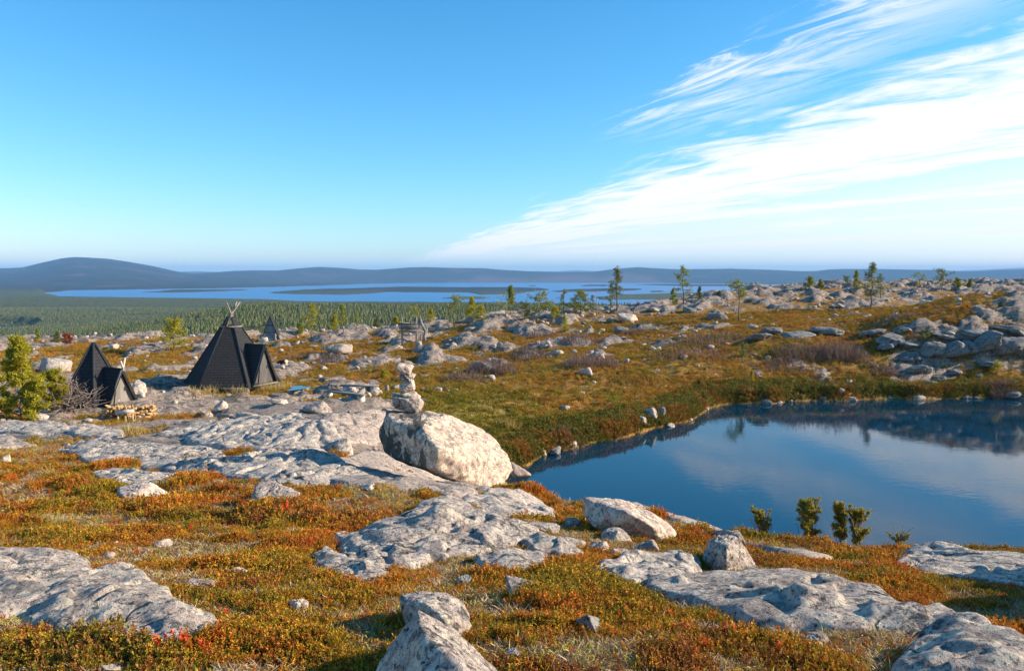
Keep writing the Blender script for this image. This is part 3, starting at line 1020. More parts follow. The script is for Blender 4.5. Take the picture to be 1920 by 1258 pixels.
G1 = 'bedrock slabs in the heath'
slab('grey speckled bedrock slab cut by the left edge of the photo, nearest corner', [(-90, 1031, .22), (0, 1030, .22), (60, 1034, .20), (125, 1042, .16), (148, 1056, .12), (165, 1080, .10), (125, 1125, .06), (60, 1150, .02), (-90, 1160, .02)], .05, ROCK_NEAR, seed=1, group=G1)
slab('grey speckled slab with a rounded hump and pale point at lower left', [(95, 1122, .10), (150, 1092, .16), (200, 1077, .22), (238, 1070, .24), (265, 1087, .22), (300, 1115, .17), (342, 1150, .08), (385, 1163, .05), (402, 1188, .01), (370, 1196, .0), (300, 1214, 0), (235, 1198, 0), (200, 1185, 0), (130, 1192, 0), (66, 1166, 0)], .05, ROCK_NEAR, ctrl=[(230, 1110, .2), (150, 1150, .08)], seed=2, group=G1)
slab('broad grey domed slab in the middle foreground below the big boulder', [(768, 962, .25), (784, 945, .34), (825, 942, .36), (858, 946, .34), (903, 964, .28), (953, 983, .2), (996, 1000, .12), (985, 1015, .04), (928, 1029, 0), (879, 1040, 0), (825, 1049, 0), (755, 1044, 0), (714, 1048, 0), (668, 1024, 0), (681, 1003, .04), (735, 984, .15)], .10, ROCK_NEAR, ctrl=[(830, 975, .42), (760, 1010, .14)], seed=3, group=G1)
slab('flat grey slab between the big boulder and the domed slab', [(864, 946, .1), (887, 932, .18), (924, 921, .22), (969, 923, .22), (1011, 942, .18), (1036, 962, .08), (1027, 974, .02), (990, 976, 0), (928, 966, 0)], .06, ROCK, seed=4, group=G1)
slab('low lichened slab just left of the domed foreground slab', [(588, 1048, .03), (612, 1036, .08), (642, 1048, .08), (680, 1062, .05), (712, 1058, .05), (724, 1080, .02), (690, 1099, 0), (640, 1088, 0), (600, 1068, 0)], .03, ROCK_NEAR, seed=5, group=G1)
slab('long pale slab sloping down to the pond behind the wedge shaped boulder', [(1185, 944, .24), (1250, 940, .3), (1290, 950, .3), (1340, 970, .28), (1385, 994, .24), (1400, 1008, .18), (1440, 1024, .14), (1500, 1038, .08), (1560, 1052, .02), (1540, 1058, 0), (1440, 1042, 0), (1380, 1022, 0), (1300, 990, 0), (1240, 968, 0)], .05, ROCK_PINK, seed=6, group=G1)
slab('rounded grey slab in front of the pink rock, right of centre', [(1122, 1078, .03), (1135, 1052, .12), (1185, 1040, .2), (1250, 1036, .2), (1290, 1045, .16), (1304, 1072, .06), (1272, 1092, 0), (1230, 1103, 0), (1180, 1098, 0)], .06, ROCK, seed=7, group=G1)
slab('long grey bedrock back running along the lower right', [(1240, 1097, .05), (1300, 1090, .10), (1400, 1092, .14), (1430, 1083, .20), (1500, 1085, .24), (1570, 1098, .26), (1640, 1118, .26), (1690, 1133, .25), (1760, 1137, .27), (1820, 1160, .26), (1870, 1198, .22), (1905, 1228, .2), (1990, 1275, .2), (1990, 1330, 0), (1720, 1310, 0), (1680, 1250, 0), (1745, 1205, 0.02), (1720, 1192, .02), (1650, 1184, 0), (1560, 1186, 0), (1500, 1182, 0), (1420, 1167, 0), (1360, 1150, 0), (1300, 1130, 0), (1250, 1115, 0)], .07, ROCK_NEAR, ctrl=[(1500, 1120, .22), (1800, 1180, .25)], rough=.65, seed=8, group=G1)
slab('pale layered slab left of the middle, below the firewood', [(120, 848, .04), (150, 829, .2), (200, 822, .25), (265, 834, .2), (400, 842, .12), (424, 852, .06), (300, 862, 0), (270, 872, 0), (160, 870, 0)], .05, ROCK, seed=9, group=G1)
slab('long dark grey slab left of the big boulder, front one of three', [(270, 866, .05), (330, 854, .15), (420, 860, .2), (480, 851, .28), (540, 840, .36), (572, 836, .38), (622, 858, .3), (660, 880, .15), (680, 897, .03), (600, 908, 0), (500, 908, 0), (420, 893, 0), (350, 888, 0), (285, 882, 0)], .08, ROCK, seed=10, group=G1)
slab('wide grey slab with a steep shaded face left of the big boulder', [(350, 822, .05), (400, 797, .3), (480, 783, .5), (560, 779, .6), (625, 800, .65), (655, 822, .6), (650, 846, .2), (600, 842, .0), (520, 848, 0), (440, 846, 0), (370, 836, 0)], .10, ROCK, seed=11, group=G1)
slab('pale pinkish slab directly behind the left end of the big boulder', [(585, 795, .15), (620, 778, .3), (680, 773, .35), (722, 772, .35), (730, 810, .2), (700, 836, 0), (655, 832, 0), (610, 815, 0)], .08, ROCK_PINK, seed=12, group=G1)
slab('low shaded slab carrying the big cairn boulder', [(560, 880, .02), (650, 858, .1), (730, 850, .12), (840, 880, .12), (920, 915, .1), (985, 925, .06), (960, 945, .0), (870, 950, .0), (800, 925, 0), (700, 912, 0), (600, 898, 0)], .05, ROCK_PINK, seed=13, group=G1)
slab('small weathered grey slab sunk in heath left of the shadow', [(172, 888, .04), (215, 880, .07), (270, 882, .07), (335, 895, .05), (300, 912, 0), (220, 912, 0)], .03, ROCK, seed=14, group=G1)
slab('dark cracked outcrop by the pond at the right edge', [(1690, 1064, .03), (1700, 1046, .15), (1722, 1030, .24), (1780, 1032, .26), (1850, 1040, .22), (1930, 1046, .2), (2010, 1060, .2), (2010, 1110, .0), (1880, 1098, 0), (1800, 1088, 0), (1740, 1080, 0)], .05, ROCK, rough=.9, seed=15, group=G1)
slab('small pale slab in green heath above the lower right bedrock', [(1565, 1064, .02), (1580, 1056, .08), (1620, 1058, .1), (1660, 1068, .05), (1670, 1076, 0), (1620, 1074, 0)], .02, ROCK_PINK, seed=16, group=G1)
slab('pale rock strip at the far left beside the bright green pine', [(-40, 806, .04), (20, 786, .15), (100, 792, .15), (180, 800, .15), (235, 806, .1), (220, 820, 0), (120, 812, 0), (40, 815, 0)], .05, ROCK, seed=17, group=G1)
slab('pale low slab at the far left edge in the middle distance', [(-40, 828, .05), (10, 817, .12), (45, 826, .12), (66, 836, .04), (40, 842, 0), (-30, 842, 0)], .03, ROCK_PINK, seed=18, group=G1)
slab('small flat slab with orange heath behind the firewood', [(300, 815, .04), (360, 796, .12), (420, 788, .15), (470, 784, .1), (430, 800, .0), (350, 818, 0)], .04, ROCK, seed=19, group=G1)
slab('sloping grey slab tail reaching from the domed slab down to the left', [(640, 1012, .08), (700, 1002, .14), (760, 1020, .12), (800, 1046, .06), (770, 1068, 0), (700, 1075, 0), (650, 1045, 0)], .03, ROCK_NEAR, seed=21, group=G1)
slab('pale slab patch right of the two foreground boulders', [(900, 1046, .06), (960, 1038, .1), (1010, 1048, .08), (1030, 1066, .03), (980, 1080, 0), (920, 1072, 0)], .02, ROCK_NEAR, seed=22, group=G1)
slab('shelf of rock under the white tipped stones right of the domed slab', [(985, 1018, .06), (1010, 1005, .14), (1060, 1020, .12), (1085, 1035, .08), (1070, 1046, 0), (1010, 1040, 0)], .03, ROCK_NEAR, seed=20, group=G1)


# ------------------------------------------------------------------ boulders
def _sphere(sub):
    bm = bmesh.new(); bmesh.ops.create_icosphere(bm, subdivisions=sub, radius=1)
    V = np.array([v.co[:] for v in bm.verts]); T = np.array([[v.index for v in f.verts] for f in bm.faces]); bm.free()
    return V, T


SPH = {k: _sphere(k) for k in (3, 4, 5, 6)}


def planes_from_points(P):
    bm = bmesh.new()
    for p in P:
        bm.verts.new(p)
    r = bmesh.ops.convex_hull(bm, input=bm.verts)
    pl = []
    bm.normal_update()
    for f in bm.faces:
        pl.append((np.array(f.normal[:]), float(f.normal.dot(f.verts[0].co))))
    bm.free()
    out = []
    for nrm, d in pl:
        if d < 0:
            nrm, d = -nrm, -d
        out.append((nrm, d))
    return out


def rock_mesh(name, planes, sub, mat, size, seed=0, sharp=26, rough=1.0):
    D, T = SPH[sub]
    n = np.array([p[0] for p in planes]); d = np.array([p[1] for p in planes])
    c = D @ n.T / np.maximum(d, 1e-3)       # 1/r for each plane
    c = np.maximum(c, 1e-3)
    k = (c ** sharp).sum(1) ** (1 / sharp)
    r = 1 / k
    V = D * r[:, None]
    s = size
    q = V / s
    nz = fbm(q[:, 0] * 2.2 + seed, q[:, 1] * 2.2, q[:, 2] * 2.2, oct=5, seed=seed, gain=.6) * 0.075
    pit = -np.clip(np.abs(fbm(q[:, 0] * 3.5 + seed, q[:, 1] * 3.5, q[:, 2] * 5.5, oct=4, seed=seed + 4)) - 0.10, 0, 1) * 0.16
    fine = fbm(q[:, 0] * 18, q[:, 1] * 18, q[:, 2] * 18, oct=3, seed=seed + 8) * 0.016
    V = V + D * ((nz + pit + fine) * s * rough)[:, None]
    return mesh_np(name, V, T, mat, True)


def rand_planes(rng, sx, sy, sz, n=13):
    pl = [(np.array([0, 0, -1.]), sz * .9)]
    for _ in range(n):
        v = rng.normal(size=3); v /= np.linalg.norm(v)
        ext = math.sqrt((v[0] * sx) ** 2 + (v[1] * sy) ** 2 + (v[2] * sz) ** 2)
        pl.append((v, ext * rng.uniform(.72, 1.0)))
    for ax, s in ((0, sx), (1, sy), (2, sz)):
        for sg in (-1, 1):
            v = np.zeros(3); v[ax] = sg
            v = v + rng.normal(size=3) * .25; v /= np.linalg.norm(v)
            pl.append((v, s * rng.uniform(.86, 1.0)))
    return pl


def boulder(label, u, v, w, h, mat, seed=0, depth=.85, group=None, name='boulder', cat='boulder', sub=5, sink=.2, rot=0, sharp=22, base_h=0.0):
    x, y, z = hit(u, v)
    px_m = y / F
    sx, sz = w * px_m / 2, h * px_m / 2 * 0.82
    sy = sx * depth
    rng = np.random.default_rng(seed + 500)
    me = rock_mesh(name, rand_planes(rng, sx, sy, sz), sub, mat, (sx + sz) / 1.6, seed, sharp)
    o = obj(name, me, loc=(x, y + sy * .45, z + sz * (1 - sink) + base_h - sz * .12), rot=(0, 0, rot))
    return tag(o, label, cat, group)


def hull_rock(label, pts, mat, name='boulder', cat='boulder', sub=6, seed=0, sharp=30, group=None, rough=1.0):
    W = np.array([at(u, v, Y) for u, v, Y in pts])
    c = W.mean(0)
    pl = planes_from_points([tuple(p) for p in (W - c)])
    size = np.linalg.norm(W - c, axis=1).mean()
    me = rock_mesh(name, pl, sub, mat, size, seed, sharp, rough)
    o = obj(name, me, loc=tuple(c))
    return tag(o, label, cat, group)


# the erratic that carries the cairn: black lichen and shade are painted on its left front
ROCK_BIG = rock_mat('granite_pale_lichen_shade', 0.8, 0.7, 1.14, 0.4, tint=(1.42, 1.30, 1.08), bump=1.0, bd=0.05, crack=0.0)
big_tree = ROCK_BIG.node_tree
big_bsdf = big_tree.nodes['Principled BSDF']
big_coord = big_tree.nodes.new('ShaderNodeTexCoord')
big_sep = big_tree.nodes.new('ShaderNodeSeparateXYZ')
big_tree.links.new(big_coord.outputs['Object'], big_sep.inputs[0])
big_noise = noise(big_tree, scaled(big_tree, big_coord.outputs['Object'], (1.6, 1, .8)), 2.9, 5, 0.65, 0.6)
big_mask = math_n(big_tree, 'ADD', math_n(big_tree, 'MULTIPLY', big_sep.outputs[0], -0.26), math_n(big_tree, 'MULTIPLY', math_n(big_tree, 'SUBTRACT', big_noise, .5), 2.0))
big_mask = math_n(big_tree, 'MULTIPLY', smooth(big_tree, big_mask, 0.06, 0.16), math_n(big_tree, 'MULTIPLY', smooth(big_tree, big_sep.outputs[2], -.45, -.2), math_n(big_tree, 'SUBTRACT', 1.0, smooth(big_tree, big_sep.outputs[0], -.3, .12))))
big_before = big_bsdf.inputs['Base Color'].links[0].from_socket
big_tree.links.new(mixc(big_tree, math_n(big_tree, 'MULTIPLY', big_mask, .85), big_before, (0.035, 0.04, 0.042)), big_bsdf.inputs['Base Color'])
_bx, BY, _bz = hit(905, 922)
BY = min(max(BY, 12.5), 15.5)
cy = BY + .75
BIG = [(724, 768, cy), (709, 812, cy - .1), (722, 850, cy - .15), (800, 771, cy), (835, 776, cy), (930, 824, cy + .1), (957, 856, cy), (963, 882, cy - .1), (938, 916, cy - .45), (905, 924, cy - .7),
       (790, 797, cy - .8), (822, 842, cy - 1.25), (812, 880, cy - 1.2), (740, 862, cy - .5), (860, 905, cy - .95), (728, 790, cy - .5),
       (730, 775, cy + .9), (900, 800, cy + 1.0), (950, 870, cy + .9), (730, 840, cy + .8), (900, 900, cy + .7)]
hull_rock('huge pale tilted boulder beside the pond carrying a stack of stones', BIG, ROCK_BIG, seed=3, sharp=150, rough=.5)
hull_rock('small pale pointed rock sticking into the pond behind the huge boulder', [(955, 862, cy + 1.6), (962, 895, cy + 1.3), (990, 886, cy + 1.5), (985, 880, cy + 1.9), (960, 890, cy + 2.2), (1000, 892, cy + 1.7), (960, 868, cy + 2.0)], ROCK_PINK, seed=5, sub=4)

# two boulders in the immediate foreground
fy0 = 3.0
FRONT = [(783, 1140, fy0 + .05), (745, 1188, fy0), (706, 1250, fy0 - .05), (690, 1320, fy0 - .1), (787, 1178, fy0 - .16), (830, 1214, fy0 - .3), (885, 1262, fy0 - .42), (800, 1330, fy0 - .5),
         (832, 1166, fy0 + .12), (882, 1205, fy0 + .1), (938, 1260, fy0), (965, 1320, fy0 - .1), (760, 1200, fy0 + .4), (900, 1260, fy0 + .4), (720, 1310, fy0 + .3)]
hull_rock('sharp ridged grey boulder at the bottom edge, nearest of all rocks', FRONT, ROCK_NEAR, seed=11, sharp=60, rough=.5)
ry = hit(830, 1190)[1]
REAR = [(745, 1112, ry + .1), (790, 1106, ry + .2), (835, 1108, ry + .15), (862, 1122, ry + .1), (884, 1158, ry), (884, 1180, ry - .05), (868, 1192, ry - .1), (760, 1140, ry - .1), (760, 1190, ry - .1), (840, 1165, ry - .25), (800, 1130, ry - .15),
        (760, 1130, ry + .4), (870, 1140, ry + .45), (800, 1200, ry - .2)]
hull_rock('rounded grey boulder with black lichen right behind the sharp ridged boulder', REAR, ROCK_NEAR, seed=12, sharp=24, rough=.7)
wy = hit(1180, 1012)[1]
WEDGE = [(1090, 933, wy + .25), (1092, 965, wy + .15), (1105, 985, wy), (1112, 930, wy + .3), (1170, 936, wy + .4), (1215, 955, wy + .5), (1262, 985, wy + .45), (1272, 1005, wy + .3), (1240, 1020, wy), (1150, 1005, wy - .1), (1180, 960, wy - .2), (1225, 985, wy - .15),
         (1110, 960, wy + .9), (1240, 990, wy + 1.0), (1160, 1020, wy + .2)]
hull_rock('wedge shaped tan boulder with a shaded front, standing above the pond', WEDGE, ROCK_PALE, seed=14, sharp=40, rough=.6)
jy = hit(1365, 1068)[1]
ANG = [(1318, 1040, jy + .1), (1328, 1008, jy + .2), (1352, 1000, jy + .2), (1378, 1003, jy + .15), (1402, 1030, jy + .1), (1420, 1062, jy), (1400, 1072, jy - .1), (1325, 1066, jy), (1362, 1030, jy - .22), (1360, 1072, jy - .25),
       (1330, 1040, jy + .7), (1400, 1040, jy + .6)]
hull_rock('angular bluish grey boulder on green heath near the pond', ANG, ROCK_NEAR, seed=15, sharp=40, rough=.7)

# stones of the heath in front, each one seen in the photograph
FG = [(250, 938, 100, 36, ROCK_PALE, 'pale speckled rock casting a long shadow, left foreground'),
      (512, 948, 104, 50, ROCK_NEAR, 'rock half wrapped in heather casting a round black shadow'),
      (298, 1030, 50, 24, ROCK_PINK, 'small pinkish rock at the edge of the dark hollow'),
      (372, 1113, 74, 30, ROCK_PINK, 'twin lobed pink stone right of the lower left slab'),
      (441, 1084, 48, 24, ROCK_PALE, 'little pale stone in orange heather above the twin lobed one'),
      (482, 1120, 38, 20, ROCK_NEAR, 'dull lichened stone sunk in rusty heather'),
      (560, 1143, 42, 28, ROCK_PALE, 'small half black half white stone in brown litter'),
      (976, 1122, 62, 36, ROCK_NEAR, 'bright blue grey stone with a flat top, right of centre foreground'),
      (868, 1100, 34, 28, ROCK_DARK, 'small bluish stone above the two foreground boulders'),
      (1102, 1188, 60, 34, ROCK_DARK, 'dark rounded stone buried in heather, lower right of centre'),
      (1530, 1216, 52, 42, ROCK_NEAR, 'upright lichen spotted stone under the long bedrock back'),
      (962, 1240, 56, 26, ROCK_NEAR, 'low dark stone near the bottom edge right of the ridged boulder'),
      (200, 1262, 64, 20, ROCK_PINK, 'pale stone at the bottom edge below the lower left slab'),
      (1212, 1040, 48, 36, ROCK_PINK, 'small upright stone leaning on the wedge shaped boulder'),
      (1278, 1068, 96, 42, ROCK_PINK, 'long pink stone between the wedge boulder and the angular boulder'),
      (1120, 1040, 64, 32, ROCK_NEAR, 'rounded grey stone left of the rounded slab'),
      (1165, 1052, 50, 30, ROCK, 'second rounded grey stone touching the rounded slab'),
      (1022, 1002, 74, 26, ROCK_NEAR, 'low flat rock right of the domed slab, upper one of a chain'),
      (1062, 1034, 84, 26, ROCK_NEAR, 'low flat rock before the wedge boulder, lower one of a chain'),
      (1150, 1014, 60, 30, ROCK, 'rounded rock touching the shaded front of the wedge boulder'),
      (640, 1010, 44, 16, ROCK_PALE, 'thin pale rock left of the domed slab'),
      (1075, 990, 40, 26, ROCK_PINK, 'pale stone below the dry grass left of the wedge boulder'),
      (72, 789, 36, 20, ROCK_PALE, 'round pale stone under the bright green pine'),
      (6, 868, 26, 18, ROCK_PALE, 'pale stone at the left edge in the middle distance'),
      (1866, 1095, 34, 34, ROCK_PINK, 'pointed thin rock standing in brush near the right edge'),
      (690, 918, 34, 14, ROCK_PALE, 'tiny pale stone in mossy grass below the big boulder'),
      (1652, 1110, 60, 16, ROCK_PINK, 'thin flat stone in dark heath at right'),
      (520, 758, 34, 16, ROCK_PALE, 'round pale stone between the large hut and the fire ring'),
      (412, 768, 42, 20, ROCK_PALE, 'leaning pale stone pair in front of the large hut'),
      (385, 783, 30, 18, ROCK_PINK, 'square pale stone on gravel before the large hut'),
      (590, 775, 60, 26, ROCK_PINK, 'angular pale rock below the fire ring benches'),
      (460, 790, 50, 26, ROCK_PINK, 'round topped pale rock behind the shaded slab'),
      (258, 742, 30, 40, ROCK_PALE, 'tall rounded rock behind the small hut doorway'),
      (212, 655, 20, 16, ROCK_PALE, 'round stone half in shade right of the small hut peak'),
      (100, 700, 70, 44, ROCK, 'grey domed rock behind the brush pile'),
      (1220, 786, 34, 34, ROCK, 'square green grey block on the pond bank'),
      (1203, 795, 24, 24, ROCK, 'pale block left of the square block on the pond bank'),
      (1240, 780, 22, 28, ROCK_DARK, 'dark block right of the square block on the pond bank'),
      (1258, 803, 26, 12, ROCK_PALE, 'white stone lying in the water at the pond bank'),
      (1060, 770, 22, 16, ROCK_PINK, 'pale stone in grass above the left bank of the pond'),
      (1045, 665, 30, 14, ROCK, 'grey stone left of the brown bushes, beyond the pond'),
      (905, 697, 60, 30, ROCK_DARK, 'dark domed boulder hidden behind the bare grey bush'),
      (630, 662, 60, 28, ROCK_PINK, 'pale triangular boulder in the middle distance left of the signboard'),
      (1295, 586, 34, 14, ROCK_DARK, 'dark humped boulder on the far ridge between the two tall pines'),
      (1345, 600, 44, 22, ROCK_DARK, 'dark blocky boulder left of the lone thin pine'),
      (1165, 624, 32, 18, ROCK_DARK, 'dark boulder below the tallest pine of the ridge'),
      (1180, 604, 40, 24, ROCK_PALE, 'smooth pale boulder below the tallest pine'),
      (1095, 703, 44, 14, ROCK_PALE, 'white flat rock below the brown bush beyond the pond'),
      ]
for i, (u, v, w, h, m, lb) in enumerate(FG):
    near = v > 860
    boulder(lb, u, v, w, h, m, seed=i * 3 + 1, sub=5 if near else 4, name='stone' if w < 70 else 'boulder', cat='stone' if w < 70 else 'boulder', rot=i * .7, sink=.35)

# the shaded cliff of blocks on the far side of the pond
CL = [(1640, 632, 50, 22), (1675, 645, 60, 26), (1560, 628, 70, 20), (1500, 634, 60, 16), (1452, 628, 50, 20), (1420, 640, 40, 20), (1700, 656, 60, 26), (1752, 668, 60, 40), (1790, 674, 70, 46), (1822, 668, 50, 50), (1850, 660, 60, 46), (1885, 668, 70, 50), (1925, 672, 60, 50),
      (1660, 658, 40, 18), (1712, 676, 40, 14), (1860, 690, 50, 20), (1715, 700, 40, 18), (1738, 702, 24, 20), (1795, 705, 34, 20), (1760, 715, 30, 14), (1748, 722, 24, 12), (1900, 745, 40, 18), (1925, 748, 30, 22), (1780, 640, 60, 20), (1840, 632, 70, 20), (1900, 630, 80, 26), (1420, 705, 22, 14)]
_pb = []
for i in range(6):
    rng = np.random.default_rng(900 + i)
    _pb.append(rock_mesh('boulder', rand_planes(rng, 1, .9, .8, 18), 4, None, 1.1, 40 + i, 70, 1.7))


def stone_copy(proto_me, mat, x, y, z, sx, sy, sz, rz, label, group, name='stone', cat='stone', tilt=0.15):
    key = (proto_me.name, mat.name)
    me = _mc.get(key)
    if me is None:
        me = proto_me.copy(); me.materials.clear(); me.materials.append(mat); _mc[key] = me
    o = obj(name, me, loc=(x, y, z), rot=(random.uniform(-tilt, tilt), random.uniform(-tilt, tilt), rz))
    o.scale = (sx, sy, sz)
    return tag(o, label, cat, group)


_mc = {}
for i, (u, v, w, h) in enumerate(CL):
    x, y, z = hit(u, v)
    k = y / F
    stone_copy(_pb[i % 6], (ROCK_DARK, ROCK_DARK, ROCK_DARK)[i % 3], x, y + w * k * .2, z + h * k * .32, w * k * .58, w * k * .45, h * k * .44, i * 1.1,  # the cliff's shade is put into the colour: dark granite on every block
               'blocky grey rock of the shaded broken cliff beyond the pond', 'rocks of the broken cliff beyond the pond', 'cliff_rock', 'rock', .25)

# scattered stones
_st = []
for i in range(5):
    rng = np.random.default_rng(950 + i)
    _st.append(rock_mesh('stone', rand_planes(rng, 1, .9, .75), 3, None, 1.1, 60 + i, 26))
REG = [((-20, 900), (640, 715), 50, 'small stone scattered on rocky ground around the huts and signboard', 'stones scattered around the huts', (5, 16)),
       ((880, 1900), (560, 640), 44, 'grey stone scattered on the far ridge of bare rock', 'stones scattered on the far ridge', (6, 22)),
       ((930, 1500), (640, 790), 26, 'small pale stone in the brown heath beyond the pond', 'stones in the heath beyond the pond', (4, 12)),
       ((300, 960), (745, 800), 20, 'small pale stone on gravel and moss near the fire ring', 'stones near the fire ring', (5, 16)),
       ((20, 960), (830, 1000), 20, 'little stone in the heath left of the big boulder', 'little stones left of the big boulder', (5, 16)),
       ((20, 1650), (1040, 1250), 26, 'pebble sized stone half hidden in foreground heather', 'small stones in the foreground heather', (5, 15))]
for (ua, ub), (va, vb), n, lb, gr, (s0, s1) in REG:
    for i in range(n):
        u, v = random.uniform(ua, ub), random.uniform(va, vb)
        x, y, z = hit(u, v)
        if poly_sd(np.array([x]), np.array([y]), POND)[0] > -0.3 or y > 125:
            continue
        k = y / F * (s0 + (s1 - s0) * random.random() ** 2.2) * .62
        m = (ROCK, ROCK_PINK, ROCK_PALE, ROCK_PINK, ROCK_DARK)[i % 5]
        stone_copy(_st[i % 5], m, x, y, z + k * .1, k * random.uniform(.9, 1.4), k, k * random.uniform(.4, .7), random.uniform(0, 6.28), lb, gr, tilt=.3)
# stones along the water line
for i in range(28):
    j = random.randint(3, 26); t = random.random()
    a, b = POND[j], POND[j + 1]
    x, y = a[0] + (b[0] - a[0]) * t, a[1] + (b[1] - a[1]) * t
    x += random.uniform(-.3, .3); y += random.uniform(-.2, .5)
    k = random.uniform(.10, .34)
    stone_copy(_st[i % 5], (ROCK, ROCK_PALE, ROCK_DARK)[i % 3], x, y, POND_Z + k * .3, k * 1.3, k, k * .7, random.uniform(0, 6), 'wet stone lying along the water line of the pond', 'stones along the pond edge')

# cairn: six stones balanced on the boulder
CA = [(767, 771, 58, 29, 'broad rounded bottom stone of the cairn on the boulder', ROCK_PINK), (769, 748, 40, 14, 'flat bright slab, second stone from the bottom of the cairn', ROCK_PALE), (764, 735, 34, 19, 'oval tilted stone, third from the bottom of the cairn', ROCK_PALE),
      (763, 717, 30, 18, 'wedge stone, fourth from the bottom of the cairn', ROCK), (760, 703, 27, 22, 'round faced top stone of the cairn on the boulder', ROCK_PALE), (752, 749, 18, 6, 'thin dark chip wedged under the flat slab of the cairn', ROCK_DARK)]
for i, (u, v, w, h, lb, m) in enumerate(CA):
    Y = cy + .05
    x, _, z = at(u, v - h / 2, Y)
    k = Y / F
    rng = np.random.default_rng(30 + i)
    me = rock_mesh('cairn_stone', rand_planes(rng, w * k / 2 * 1.0, w * k / 2 * .8, h * k / 2 * 1.05, 6), 5, m, w * k / 2, 70 + i, 60)
    tag(obj('cairn_stone', me, loc=(x, Y, z), rot=(0, (.0, -.06, -.2, .2, .3, .1)[i], 0)), lb, 'cairn stone', 'stones of the balanced cairn')
# unseen rocks added right of the view to shade the heath at lower right
for (uu_, Y_, w_, h_) in ((2560, 6.0, 2.6, 2.1), (2540, 7.8, 2.8, 2.1), (2750, 4.6, 2.2, 2.1)):
    xx_ = (uu_ - CX) / F * Y_
    stone_copy(_pb[0], ROCK_NEAR, xx_, Y_, T1(xx_, Y_) + .1, w_ * .5, w_ * .55, h_ * .75, .4, 'large unseen rock added right of the view to shade the lower right heath', 'added shading rocks right of the view', 'boulder', 'boulder', .1)
# small distant cairns on the far ridge
for (u, v, lb) in ((1508, 541, 'little stone pile on the skyline, left one'), (1888, 533, 'little stone pile on the skyline, near the right edge'), (1026, 650, 'little grey stone pile in the heath left of the brown bushes')):
    x, y, z = hit(u, v + 2)
    for q, (dx, dz, s) in enumerate(((-.18, 0.05, .22), (.2, 0.05, .2), (0, .3, .2), (0.02, .52, .13))):
        stone_copy(_st[q], ROCK_MID, x + dx, y, z + dz + .08, s * 1.15, s, s * .8, q, lb, 'stones of ' + lb, tilt=.3)
# ------------------------------------------------------------------ huts
FELT = plain('roof_felt', (0.030, 0.031, 0.035), 0.75, 0.3, 9, (1, 1, 6), 0.35, 0.02)
WOODG = plain('weathered_wood', (0.22, 0.19, 0.16), 0.85, 0.35, 6, (1, 1, .15), 0.4)
WOODD = plain('dark_wood', (0.10, 0.09, 0.085), 0.85, 0.35, 6, (1, 1, .15), 0.4)
WOODY = plain('fresh_wood', (0.50, 0.29, 0.12), 0.8, 0.45, 12, (1, 1, .4), 0.3)
WOODW = plain('bleached_board', (0.62, 0.56, 0.47), 0.8, 0.2, 8)
WOODB = plain('blue_grey_board', (0.20, 0.23, 0.26), 0.8, 0.25, 6, (1, 1, .1), 0.4)
BARK = plain('pine_bark', (0.16, 0.115, 0.085), 0.9, 0.4, 14, (1, 1, .3), 0.6)
BARKG = plain('grey_bark', (0.30, 0.26, 0.23), 0.9, 0.35, 14, (1, 1, .3), 0.6)
TWIG = plain('bare_twig', (0.24, 0.18, 0.15), 0.9, 0.35, 20)


def felt_mat():
    m, t, b = new_mat('felt_shingles')
    tco = t.nodes.new('ShaderNodeTexCoord')
    br = t.nodes.new('ShaderNodeTexBrick')
    t.links.new(tco.outputs['UV'], br.inputs['Vector'])
    br.inputs['Scale'].default_value = 1
    br.inputs['Color1'].default_value = (0.038, 0.038, 0.042, 1); br.inputs['Color2'].default_value = (0.028, 0.029, 0.033, 1)
    br.inputs['Mortar'].default_value = (0.010, 0.010, 0.012, 1)
    br.inputs['Mortar Size'].default_value = 0.012; br.inputs['Brick Width'].default_value = 0.33; br.inputs['Row Height'].default_value = 0.14
    n = noise(t, tco.outputs['UV'], 3.0, 4, 0.6)
    c = mixc(t, math_n(t, 'MULTIPLY', n, 0.5), br.outputs[0], (0.055, 0.052, 0.05))
    t.links.new(c, b.inputs['Base Color'])
    b.inputs['Roughness'].default_value = 0.92
    b.inputs['Specular IOR Level'].default_value = 0.08
    set_bump(t, b, br.outputs['Fac'], -0.5, 0.02)
    return m


FELTS = felt_mat()


def panel(name, quads, mat, parent, thick=0.05):
    """thick flat panels with UVs in metres. quads: lists of 3-4 points (outer face, counter clockwise from outside)"""
    bm = bmesh.new(); uvl = bm.loops.layers.uv.new('UVMap')
    for q in quads:
        q = [Vector(p) for p in q]
        nrm = (q[1] - q[0]).cross(q[2] - q[0]).normalized()
        ax = Vector((0, 0, 1)).cross(nrm)
        ax = ax.normalized() if ax.length > 1e-4 else Vector((1, 0, 0))
        ay = nrm.cross(ax)
        o = [bm.verts.new(p) for p in q]; i = [bm.verts.new(p - nrm * thick) for p in q]
        fs = [bm.faces.new(o), bm.faces.new(i[::-1])]
        for k in range(len(q)):
            k2 = (k + 1) % len(q)
            fs.append(bm.faces.new([o[k2], o[k], i[k], i[k2]]))
        for f in fs:
            for l in f.loops:
                l[uvl].uv = (l.vert.co.dot(ax), l.vert.co.dot(ay))
    me = bpy.data.meshes.new(name); bm.to_mesh(me); bm.free(); me.materials.append(mat)
    return obj(name, me, parent)


def empty(name, loc, label, cat, group=None, rz=0):
    o = bpy.data.objects.new(name, None); COL.objects.link(o); o.location = loc; o.rotation_euler = (0, 0, rz)
    return tag(o, label, cat, group)


def hexpt(R, z, k, phi0):
    a = math.radians(phi0 + 60 * k)
    return (R * math.sin(a), -R * math.cos(a), z)


